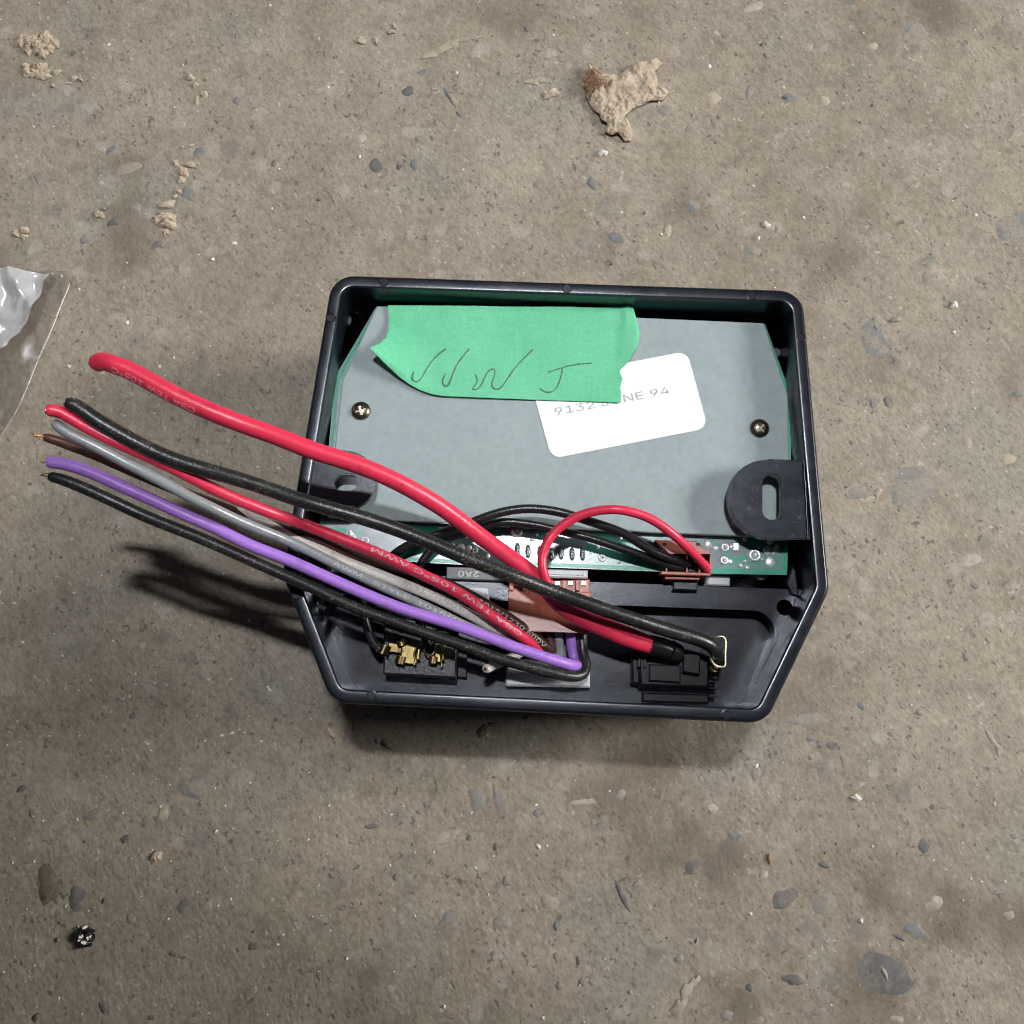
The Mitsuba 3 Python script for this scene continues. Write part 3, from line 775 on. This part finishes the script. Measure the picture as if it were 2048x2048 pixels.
part(BRD, 'trace', extr(sg.LineString(pxpoly([(1462, 1118), (1500, 1115)], PCB)).buffer(.0003).union(sg.LineString(pxpoly([(1482, 1072), (1520, 1094)], PCB)).buffer(.0006)), PCB * mm - .0001, PCB * mm + .0001), 'm_board_edge', 30)
part(BRD, 'trace', extr(sg.LineString(pxpoly([(800, 1056), (884, 1060)], PCB)).buffer(.0006).union(sg.LineString(pxpoly([(640, 1060), (690, 1060), (668, 1085)], PCB)).buffer(.0004)), PCB * mm - .0001, PCB * mm + .0001), 'm_board_edge', 30)
# pale parts under the board edge
part(BRD, 'capacitor', block(rect(1409, 1149, 1461, 1170), 31.5, 24, .3), 'm_pale_plastic', 30)
q = at(1522, 1139, .0315)
part(BRD, 'capacitor', cyl([q[0], q[1], .024], q, .0021, 24, None, .0003), 'm_pale_plastic', 40)
RELAY = part(BRD, 'relay', block(rect(892, 1131, 1022, 1159), 32.2, 22, .3), 'm_relay', 30)
a, b = at(958, 1143, .0323), at(916, 1142, .0323)
part(RELAY, 'lettering', flat_text('2A0', a[:2], b[:2], .03225, .0012, .00008, True), 'm_print_white', 20)
part(BRD, 'pale_component', block(rect(916, 1172, 979, 1203), 31.6, 25, .3), 'm_pale_plastic', 30)

# backing plate, screws, sticker
PL = 36.5
plate_px = [(754, 612), (1527, 646), (1575, 790), (1577, 917), (1580, 1075), (1094, 1057), (771, 1039), (655, 1034), (671, 899), (685, 762)]
part(BOX, 'backing_plate', prism2(pxpoly(plate_px, PL), (PL - 1.4) * mm, PL * mm, .00015), 'm_plate', 30, 'flat grey blue fibre backing plate with cut corners')
nib = cat([block([(x, y), (x + w, y + 1), (x + w, y + 6), (x, y + 5)], PL - .4, PCB, .05) for x, y, w in [(795, 1038, 30), (880, 1043, 26), (1150, 1058, 22), (1260, 1061, 18), (1020, 1052, 26)]])
part(BOX, 'plate_nib', nib, 'm_black_gloss', 30)
for i, (x, y) in enumerate([(722, 822), (1519, 857)]):
    c = at(x, y, PL * mm)
    head = dome(c, .0021, .0011, 40, 12)
    base = head.vertices[:40].copy()
    solid = manifold3d.Manifold.hull_points(np.vstack([head.vertices, base - [0, 0, .0006]]).astype(np.float32))
    cross = manifold3d.Manifold()
    for k in (0, 1):
        bx = manifold3d.Manifold.cube([.0023, .00052, .0016], True).rotate([0, 0, 90 * k + (18 if i == 0 else 40)])
        cross = cross + bx
    cross = cross + manifold3d.Manifold.cylinder(.0016, .0003, .0007, 12, True)
    solid = solid - cross.translate((c + [0, 0, .0012]).tolist())
    o = solid.to_mesh()
    part(BOX, 'screw', trimesh.Trimesh(o.vert_properties[:, :3], o.tri_verts, process=False), 'm_screw', 28)
st = roundpoly(pxpoly([(1374, 702), (1416, 856), (1103, 917), (1061, 763)], PL + .25), .0024)
STK = part(BOX, 'sticker', extr(st, PL * mm - .0001, PL * mm + .00022), 'm_sticker', 30, 'white rounded date sticker partly under the green tape')
part(STK, 'print', flat_text('9132 JUNE 94', at2(1111, 831, .0368), at2(1340, 787, .0368), PL * mm + .00023, .00165, .00006), 'm_print_grey', 20)

# ------------------------------------------------------------------ green tape with handwriting
TZ = (PL + .5) * mm
left_tear = [(776, 611), (776, 625), (779, 640), (777, 652), (779, 664), (774, 672), (775, 680), (768, 686), (766, 694), (758, 700), (745, 711)]
right_tear = [(1240, 806), (1243, 790), (1240, 775), (1245, 759), (1241, 750), (1238, 742), (1246, 735), (1253, 728), (1262, 715), (1272, 698), (1276, 684), (1279, 669), (1274, 648), (1270, 632), (1265, 616)]
tape_px = left_tear + [(770, 733), (799, 757), (820, 771), (842, 782), (862, 789), (885, 793), (960, 796), (1070, 800)] + right_tear
corner = at2(745, 711, TZ)
tip2 = at2(800, 757, TZ)


def tape_z(x, y):
    d = np.hypot(x - corner[0], y - corner[1])
    e = np.array(at2(885, 793, TZ)) - corner
    nrm = np.array([-e[1], e[0]]) / np.linalg.norm(e)
    side = np.abs((x - corner[0]) * nrm[0] + (y - corner[1]) * nrm[1])
    lift = np.clip(1 - d / 0.0145, 0, 1) ** 1.6 * np.clip(1 - side / 0.0085, 0, 1)
    w = meshkit.fbm(np.column_stack([x * 120, y * 300, x * 0]), 2, 4)
    rt = np.clip((x - at2(1235, 700, TZ)[0]) / .003, 0, 1)
    return TZ + .0048 * lift + .00032 * w + .0002 * meshkit.fbm(np.column_stack([x * 500, y * 160, x * 0]), 2, 9) + .0008 * rt * meshkit.noise(np.column_stack([x * 900, y * 200, x * 0]), 6)


TAPE = thing('masking_tape', 'torn strip of green masking tape with pencil writing stuck on the grey plate', 'tape')
part(TAPE, 'strip', sheet(pxpoly(tape_px, TZ * 1000), .0007, tape_z, .00015), 'm_tape', True)
Z1 = lambda X, Y: (600 + X / 3.513, 520 + Y / 3.513)
strokes = [[(800, 798), (795, 850), (820, 862), (880, 790), (950, 690), (1026, 628)], [(1025, 803), (1004, 868), (1025, 892), (1080, 790), (1130, 700), (1190, 628)],
           [(1232, 808), (1242, 865), (1214, 912), (1248, 908), (1320, 792), (1362, 770), (1365, 820), (1350, 892), (1382, 912), (1450, 850), (1530, 740), (1637, 632)],
           [(1686, 905), (1740, 932), (1790, 912), (1830, 830), (1845, 760)], [(1742, 792), (1850, 757), (1955, 735), (2050, 728)]]
for s in strokes:
    p = [np.array(at(*Z1(X, Y), TZ)) for X, Y in s]
    c = spline(p, .0004)
    c[:, 2] = tape_z(c[:, 0], c[:, 1]) + .00002
    w = .00009 + .00016 * meshkit.noise(c * 900, 2)
    part(TAPE, 'pencil_stroke', tube(c, w, 6), 'm_pencil', True)

# ------------------------------------------------------------------ plugs and switches inside the box
# six way brown plug with the wire ends; grey header below it
part(BOX, 'grey_header', block(rect(1012, 1318, 1181, 1372, .02), 28.5, 24, .4), 'm_pale_plastic', 30)
PLUG = part(BOX, 'brown_plug', cat([hull([at(x, y, z * mm) for x, y, z in [(1017, 1176, 33.2), (1180, 1186, 33.2), (1180, 1266, 34.2), (1017, 1261, 34.2), (1018, 1263, 33.8), (1181, 1268, 33.8), (1016, 1175, 32.8), (1182, 1185, 32.8)]] + [at(x, y, .027) for x, y in [(1017, 1176), (1180, 1186), (1180, 1266), (1017, 1261)]]), block([(1017, 1166), (1180, 1158), (1180, 1190), (1017, 1180)], 32.6, 27, .2)]), 'm_plug', 30, 'brown six way plug with its wires')
for i in range(6):
    x = 1026 + i * 26.5
    part(PLUG, 'tooth', block([(x - 8, 1160), (x + 1, 1160), (x + 1, 1181), (x - 8, 1181)], 34.0, 31, .15), 'm_plug', 30)
    part(PLUG, 'contact', block([(x + 4, 1163 - .4 * i), (x + 14, 1163 - .4 * i), (x + 14, 1171), (x + 4, 1171)], 33.2, 31, .1), 'm_solder', 30)
part(PLUG, 'top_bar', cat([block([(1020, 1136), (1176, 1140), (1176, 1157), (1020, 1153)], 33.4, 29, .3), block([(1030, 1142), (1168, 1146), (1168, 1151), (1030, 1147)], 33.7, 33, .1)]), 'm_pale_plastic', 30, 'pale latch bar above the plug')
# small brown plug on the board
SP = part(BOX, 'small_brown_plug', cat([hull([*[at(x, y, .0385) for x, y in [(1312, 1082), (1390, 1083), (1420, 1108), (1340, 1108)]], *[at(x, y, .034) for x, y in [(1309, 1080), (1393, 1082), (1424, 1113), (1330, 1112)]]]),
                                    block([(1322, 1142), (1422, 1146), (1422, 1152), (1322, 1149)], 36.6, 33, .15), block([(1330, 1152), (1399, 1154), (1399, 1160), (1330, 1158)], 35.0, 31, .15),
                                    *[block([(x, 1108), (x + 4, 1108), (x + 4, 1146), (x, 1146)], 36.4, 34, .1) for x in (1331, 1372, 1397, 1419)]]), 'm_plug', 30, 'small brown plug on the board edge')
part(SP, 'slot', cat([block([(x, 1086), (x + 8, 1086), (x + 8, 1092), (x, 1091)], 38.55, 38, .03) for x in (1325, 1360, 1392)]), 'm_black_gloss', 30)
part(SP, 'base', block([(1334, 1112), (1418, 1112), (1418, 1144), (1334, 1143)], 34.6, 33.5, .1), 'm_case_deep', 30)
part(BOX, 'latch_stub', block(rect(1346, 1160, 1396, 1180), 33, 28, .3), 'm_case', 30)

# left slide switch with brass tags
SW = part(BOX, 'slide_switch', cat([block([(768, 1250), (915, 1262), (912, 1356), (766, 1348)], 31.5, 25, .35), block([(770, 1234), (912, 1243), (913, 1268), (768, 1258)], 30.8, 25, .3)]), 'm_black_rough', 30)
q = at(792, 1267, .0316)
part(SW, 'dimple', cyl(q - [0, 0, .0004], q + [0, 0, .00012], .0005, 14), 'm_case_deep', 40)
part(BOX, 'slot_wall', block([(916, 1300), (935, 1302), (933, 1356), (914, 1354)], 27.5, 25, .2), 'm_black_gloss', 30)
BT = 33.2


def curl(x, y, r, z, w, a0, a1, yaw):
    """A rolled strip of brass: an arc in its own upright plane, extruded by w."""
    c = at(x, y, z * mm)
    a = np.linspace(a0, a1, 14)
    d = np.array([math.cos(yaw), math.sin(yaw), 0])
    e = np.array([-d[1], d[0], 0])
    P = [c + d * (math.cos(t) * r * mm) + np.array([0, 0, math.sin(t) * r * mm]) for t in a]
    v, f = [], []
    for p in P:
        n = (p - c) / np.linalg.norm(p - c) * .00013
        v += [p - n - e * w * mm / 2, p - n + e * w * mm / 2, p + n + e * w * mm / 2, p + n - e * w * mm / 2]
    for i in range(len(P) - 1):
        for j in range(4):
            b, k2 = i * 4 + j, i * 4 + (j + 1) % 4
            f += [[b, k2, k2 + 4], [b, k2 + 4, b + 4]]
    f += [[0, 1, 2], [0, 2, 3], [len(v) - 4, len(v) - 2, len(v) - 3], [len(v) - 4, len(v) - 1, len(v) - 2]]
    return trimesh.Trimesh(v, f, process=False)


tag = [block([(803, 1284), (832, 1287), (830, 1330), (801, 1326)], BT, 31, .2), block([(776, 1284), (805, 1288), (805, 1308), (776, 1304)], BT - .2, 32, .2),
       curl(803, 1286, .9, BT + .2, 1.3, -.4, 3.4, 0.4), curl(801, 1320, .9, BT + .2, 1.6, -.6, 3.6, -.2), curl(766, 1298, 1.3, BT + .2, 2.0, 2.4, 7.0, -.35),
       tube(spline([at(x, y, (BT + .5) * mm) for x, y in [(831, 1286), (834, 1291), (830, 1300), (828, 1312), (831, 1322), (828, 1330)]]), .00022, 8),
       block([(835, 1296), (841, 1297), (839, 1320), (832, 1320)], BT + .7, 31, .2), *[block([(x, 1296), (x + 2, 1296), (x + 2, 1304), (x, 1304)], BT + .35, BT - .2, .05) for x in (796, 800, 804)]]
part(SW, 'brass_tag', cat(tag), 'm_brass', 30, 'brass spade terminal crimped to a black wire')
tag = [curl(866, 1320, .8, BT + .2, 1.4, -.6, 3.8, -.1), block([(868, 1288), (884, 1290), (882, 1326), (870, 1324)], BT, 31, .2),
       tube(spline([at(x, y, (BT + .5) * mm) for x, y in [(886, 1288), (884, 1296), (881, 1306), (882, 1318), (883, 1334)]]), .00018, 8), block([(884, 1304), (889, 1304), (888, 1322), (883, 1322)], BT + .5, 31, .2),
       tube(spline([at(x, y, (BT + 1.0) * mm) for x, y in [(848, 1298), (850, 1306), (857, 1311), (866, 1308), (870, 1298), (870, 1285), (862, 1277)]]), .0002, 8)]
part(SW, 'brass_tag', cat(tag), 'm_brass', 30, 'brass spade terminal nearer the middle of the switch')

# right switch body with insulated terminal and open brass clip
RS = part(BOX, 'rocker_switch', cat([block([(1276, 1312), (1420, 1312), (1418, 1376), (1280, 1372)], 30.2, 24.5, .5), block([(1262, 1302), (1280, 1304), (1280, 1370), (1264, 1366)], 29.0, 24.5, .4),
                                    block([(1284, 1384), (1420, 1388), (1418, 1408), (1284, 1404)], 27.5, 24.5, .4), block([(1366, 1306), (1402, 1306), (1400, 1350), (1366, 1344)], 32.2, 29, .3),
                                    block([(1298, 1328), (1362, 1330), (1362, 1366), (1298, 1362)], 31.2, 29, .3)]), 'm_black_gloss', 30, 'glossy black switch body at lower right')
part(RS, 'rib', cat([block([(x, 1318), (x + 5, 1318), (x + 5, 1334), (x, 1334)], 31.4, 29, .1) for x in (1276, 1288)] + [block([(1418, y), (1436, y + 2), (1434, y + 5), (1418, y + 4)], 29.5, 26, .1) for y in (1360, 1374, 1390)]), 'm_case', 30)
sl = spline([at(1298, 1290, .0348), at(1318, 1294, .0342), at(1336, 1300, .0335)])
part(RS, 'sleeve', cat([tube(sl, [.0021] * len(sl), 24), cyl(at(1338, 1300, .0335), at(1362, 1308, .0325), .0022, 22, .0018, .0004)]), 'm_black_gloss', 40, 'black insulated crimp sleeve')
clip = spline([at(x, y, z * mm) for x, y, z in [(1430, 1276, 34.5), (1436, 1273.5, 34.8), (1447, 1274, 35), (1451, 1282, 35), (1451, 1300, 35), (1450.5, 1322, 35), (1449, 1333, 35), (1442, 1334, 35), (1430, 1330, 34.8), (1424, 1322, 34.5), (1421, 1316, 34.2)]], .0003)
CL = part(RS, 'brass_clip', tube(clip, .00028, 10), 'm_brass_pale', True, 'open pale brass crimp clip')
part(RS, 'brass_tag', cat([block([(1421, 1330), (1438, 1333), (1436, 1346), (1422, 1343)], 32.6, 28, .2), block([(1426, 1338), (1434, 1339), (1433, 1346), (1425, 1345)], 33.2, 30, .2)]), 'm_brass', 30)

# ------------------------------------------------------------------ wires
def wire(label, pts, R, mat, name='wire', taper=0.0, wob=0.02, group=None, lift=1.5):
    k = thing(name, label, 'wire', group)
    pts = [(a[0], a[1], a[2] + max(0, a[2] - 47) * lift) if len(a) > 2 else a for a in pts]
    P = pxcurve(pts)
    n = len(P)
    w_ = np.stack([meshkit.fbm(P * 70 + 31 * j + len(scene), 3, 40 + j) - .5 for j in range(3)], 1)
    P = P + w_ * .0003 * np.clip(np.minimum(np.arange(n), np.arange(n)[::-1]) / 25, 0, 1)[:, None]
    L = np.linspace(0, 1, n)
    r = R * (1 + wob * (meshkit.noise(P * 180, len(scene)) - .5) * 2)
    s = np.arange(n) * .0006
    if taper:
        r = r * (1 - taper * np.exp(-s / .003))
    r[0] *= .8
    m = tube(P, r, 24)
    part(k, 'insulation', m, mat, 60)
    return k, P


def strands(k, P, R, n, L, spread, seed, start=True):
    r = np.random.default_rng(seed)
    out = []
    p, d = (P[0], P[0] - P[4]) if start else (P[-1], P[-1] - P[-5])
    d = d / np.linalg.norm(d)
    for i in range(n):
        o = r.normal(0, R * .3, 3)
        e = p + o + d * L * r.uniform(.5, 1) + r.normal(0, spread, 3)
        out.append(tube([p + o - d * .0006, p + o + d * L * .3, e], .00011, 6))
    part(k, 'copper_strand', cat(out), 'm_copper', True)


kT, PT = wire('thick red wire with bent tip, running highest over the box', [(191, 731, 58), (199, 724), (222, 727, 59), (259, 741), (327, 778), (371, 801), (464, 840, 58), (557, 874), (634, 904, 55), (714, 930), (799, 967, 51), (885, 1017), (946, 1062, 46), (1002, 1103, 44), (1048, 1136, 43), (1082, 1166, 42), (1118, 1207, 40), (1196, 1252, 37.5), (1250, 1276, 36), (1300, 1292, 34.8)], .00170, 'm_red', lift=0.8)
part(kT, 'print', wire_text(PT, .00172, 'CSA TEW 105°C', (392, 822), (232, 742), .0011, -.8), 'm_print_pink', 20)
strands(kT, PT, .0012, 7, .001, .0003, 1)
kM, PM = wire('thick black wire crossing over the red wire, ending at the brass clip', [(132, 806, 57), (150, 811), (184, 834), (246, 871, 56), (308, 903), (371, 928), (433, 946, 54), (526, 974), (612, 1003, 51), (715, 1033), (819, 1068, 50), (922, 1111), (1000, 1142, 48.7), (1048, 1161, 48), (1105, 1183, 47), (1173, 1207, 45), (1242, 1230, 43), (1287, 1244), (1339, 1261, 39.5), (1389, 1276), (1420, 1290, 36.5), (1434, 1306), (1438, 1322, 32.5)], .00142, 'm_black_wire', taper=.2)
kR, PR = wire('red wire in the middle of the bundle with white print', [(93, 822, 57), (107, 821), (138, 834), (184, 860, 56), (246, 890), (308, 918), (371, 949, 54), (433, 981), (495, 1007), (557, 1030, 50), (612, 1050, 48), (689, 1080), (767, 1112, 45), (845, 1149), (922, 1188, 40.5), (974, 1224), (1014, 1252, 37), (1048, 1276, 34.5), (1068, 1292, 32), (1078, 1297, 30.5), (1080, 1288, 29.5), (1075, 1268, 29.5), (1075, 1240, 29.5)], .00113, 'm_red')
part(kR, 'print', wire_text(PR, .00113, 'CSA TEW 105°C AWM', (1036, 1266), (743, 1101), .0008, 0.15), 'm_print_white', 20)
kG, PG = wire('slim grey wire with white print beside the purple wire', [(109, 846, 56), (128, 861), (184, 890), (246, 923, 55), (308, 955), (371, 989), (433, 1020, 52), (495, 1048), (560, 1075, 48.5), (625, 1105), (689, 1137, 45), (767, 1174), (819, 1198, 41), (871, 1222), (922, 1247, 37.5), (990, 1275, 34.5), (1060, 1300, 31.5), (1100, 1314, 29.3), (1117, 1313, 28.6), (1119, 1296, 29), (1117, 1268, 29.5), (1117, 1240, 29.5)], .00100, 'm_grey_wire')
part(kG, 'print', wire_text(PG, .00100, 'AWM   STYLE  1015/1230', (664, 1124), (952, 1260), .00078, 0.1), 'm_print_white', 20)
kW, PW = wire('white wire lying between the grey and the red wire', [(470, 1022, 47.2), (560, 1061, 46.2), (625, 1092, 45), (676, 1117, 43.6), (741, 1143, 41.8), (819, 1173, 39.6), (896, 1206, 37.4), (948, 1234, 35.4), (987, 1256, 33.6), (1015, 1275, 32), (1040, 1295, 30.3), (1050, 1298, 29.3), (1052, 1285, 29.3), (1050, 1262, 29.5), (1050, 1240, 29.5)], .00112, 'm_white_wire')
part(kW, 'print', wire_text(PW, .00112, 'AWM 105°C TEW', (985, 1254), (800, 1165), .0009, 0.1), 'm_print_dark', 20)
kB, PB = wire('brown wire with frayed copper end running below the bundle', [(88, 874, 51.5), (107, 879), (138, 890), (184, 907, 49.5), (246, 934), (308, 961, 48.6), (371, 987), (433, 1010, 47.6), (495, 1034), (560, 1056, 46), (612, 1073, 45.4), (680, 1100, 42.8), (760, 1127, 40), (845, 1150, 38.2), (885, 1164, 37.5), (923, 1181, 36.8), (968, 1206, 35.8), (1014, 1233, 34.8), (1059, 1265, 33), (1090, 1291, 31), (1103, 1299, 29.5), (1102, 1285, 29.3), (1097, 1266, 29.5), (1096, 1240, 29.5)], .00106, 'm_brown_wire', taper=.25)
part(kB, 'print', wire_text(PB, .00106, '1015/1230 600V', (958, 1200), (1089, 1288), .00076, -0.15), 'm_print_white', 20)
strands(kB, PB, .0009, 6, .0022, .0005, 2)
kP, PP = wire('purple wire curving over the other wires below the plug', [(95, 924, 55), (122, 927), (184, 946), (246, 974, 54), (308, 1001), (371, 1030), (433, 1057, 52), (495, 1088), (560, 1114, 49), (635, 1146), (715, 1181, 46), (793, 1213), (871, 1239, 42.5), (948, 1264), (1026, 1293, 38.5), (1070, 1308, 37), (1110, 1321, 35.4), (1140, 1330, 33.6), (1153, 1333, 31.6), (1154, 1328, 29.8), (1148, 1312, 29), (1143, 1285, 29.3), (1142, 1262, 29.5), (1142, 1240, 29.5)], .00115, 'm_purple_wire', lift=0.75)
strands(kP, PP, .0008, 4, .001, .0003, 3)
kK, PK = wire('lowest black wire of the bundle, bending up beside the plug', [(99, 953, 54), (110, 955), (138, 964), (184, 983), (246, 1011, 53), (308, 1039), (371, 1064, 51), (464, 1104), (560, 1147, 48), (625, 1176), (689, 1206, 45.2), (767, 1236), (845, 1264, 41.4), (922, 1290), (1000, 1318, 37.8), (1062, 1335, 36.2), (1115, 1348, 34.6), (1150, 1353, 33.2), (1166, 1347, 32), (1171, 1331, 31), (1166, 1306, 30), (1164, 1280, 29.6), (1164, 1255, 29.5), (1164, 1240, 29.5)], .00113, 'm_black_wire', taper=.15, lift=0.75)
strands(kK, PK, .0009, 3, .0015, .0004, 4)
kL, PL1 = wire('upper of the two black wires arching from the small brown plug to the left terminal', [(1378, 1129, 36), (1364, 1124, 37), (1314, 1106, 39.2), (1265, 1077), (1240, 1063, 41.5), (1185, 1044), (1128, 1026, 43), (1082, 1018), (1037, 1018, 43), (991, 1027), (957, 1039, 41.8), (923, 1052, 40.8), (875, 1068), (835, 1082, 38.8), (794, 1105, 37.4), (758, 1138, 36.2), (735, 1178, 35.2), (728, 1220, 34.6), (737, 1262, 34), (751, 1290, 33.6), (760, 1298, 33.4)], .00092, 'm_black_clean')
kL2, PL2 = wire('lower of the two black wires arching from the small brown plug to the middle terminal', [(1366, 1136, 35.4), (1345, 1131, 36.2), (1299, 1116, 37.6), (1242, 1096, 38.6), (1173, 1074), (1128, 1063, 39.2), (1082, 1052), (1037, 1045, 39.4), (1002, 1044), (975, 1050, 39), (940, 1062, 38.2), (889, 1080, 37.2), (861, 1101), (842, 1127, 36.2), (828, 1165, 35.4), (832, 1215, 35), (846, 1262, 34.6), (858, 1292, 33.9)], .00085, 'm_black_clean')
kRL, PRL = wire('short red wire looping from the small brown plug under the black wire', [(1416, 1140, 35.6), (1410, 1132, 37), (1379, 1099, 41.5), (1339, 1063, 45), (1290, 1033, 46.8), (1240, 1020, 47.5), (1219, 1019), (1173, 1026, 47), (1139, 1041, 46.2), (1112, 1062, 45.6), (1094, 1087, 45.3), (1085, 1115, 45), (1086, 1140, 44.8), (1097, 1168, 43.6), (1126, 1200, 41.5), (1200, 1240, 38.6), (1260, 1264, 37), (1308, 1284, 35.4)], .00093, 'm_red')
kS, PS = wire('cut white wire stub with copper core below the black wire', [(971, 1338, 36.2), (984, 1332, 34.6), (1000, 1325, 32.8), (1020, 1316, 31), (1050, 1300, 29.8)], .00100, 'm_white_wire')
d = PS[0] - PS[3]
d /= np.linalg.norm(d)
part(kS, 'copper_core', tube([PS[0] - d * .001, PS[0] + d * .0001, PS[0] + d * .00025], .00036, 10), 'm_copper', 40)

for k, P, R in [(kT, PT, .00172), (kM, PM, .00142), (kR, PR, .00113), (kG, PG, .001)]:
    d = (P[0] - P[3]) / np.linalg.norm(P[0] - P[3])
    part(k, 'copper_core', tube([P[0] - d * .001, P[0] + d * .00006, P[0] + d * .0002], R * .5, 12), 'm_copper', 40)

# ------------------------------------------------------------------ unseen lamps (outside the frame), placed to light the box and floor
for (pos, aim, hx, hy, rad, lab) in LAMPS:
    k = thing('unseen_lamp', lab + ', outside the frame', 'lamp')
    pos, aim = np.array(pos), np.array(aim, float)
    z = (aim - pos) / np.linalg.norm(aim - pos)
    x = np.cross([0, 1, 0], z); x /= np.linalg.norm(x)
    y = np.cross(z, x)
    fr_ = lambda a, b, c: pos + x * a + y * b + z * c
    v = [fr_(-hx, -hy, 0), fr_(hx, -hy, 0), fr_(hx, hy, 0), fr_(-hx, hy, 0)]
    scene[k + '__tube'] = mikit.ply(trimesh.Trimesh(v, [[0, 1, 2], [0, 2, 3]], process=False), 'm_pale_plastic', False, emitter={'type': 'area', 'radiance': rgb(*rad)})
    e = .012
    hs = hull([fr_(sx * (hx + e), sy * (hy + e), c) for sx in (-1, 1) for sy in (-1, 1) for c in (-.06, -.003)])
    part(k, 'housing', hs, 'm_pale_plastic', 30)
    if pos[0] < .5:                                       # added flap that blocks this lamp to dim the lower-left floor
        D = .36
        q = [pos + (at(u, v, 0) - pos) * (D / pos[2]) for u, v in [(1420, 2150), (-500, 1110)]]
        h = [fr_(hx + e, -hy - e, 0), fr_(-hx - e, -hy - e, 0)]
        o = np.array([-.0012, -.002, 0])
        part(k, 'added_blocker', hull([*q, *h, *[w + o for w in q + h]]), 'm_pale_plastic', 30)
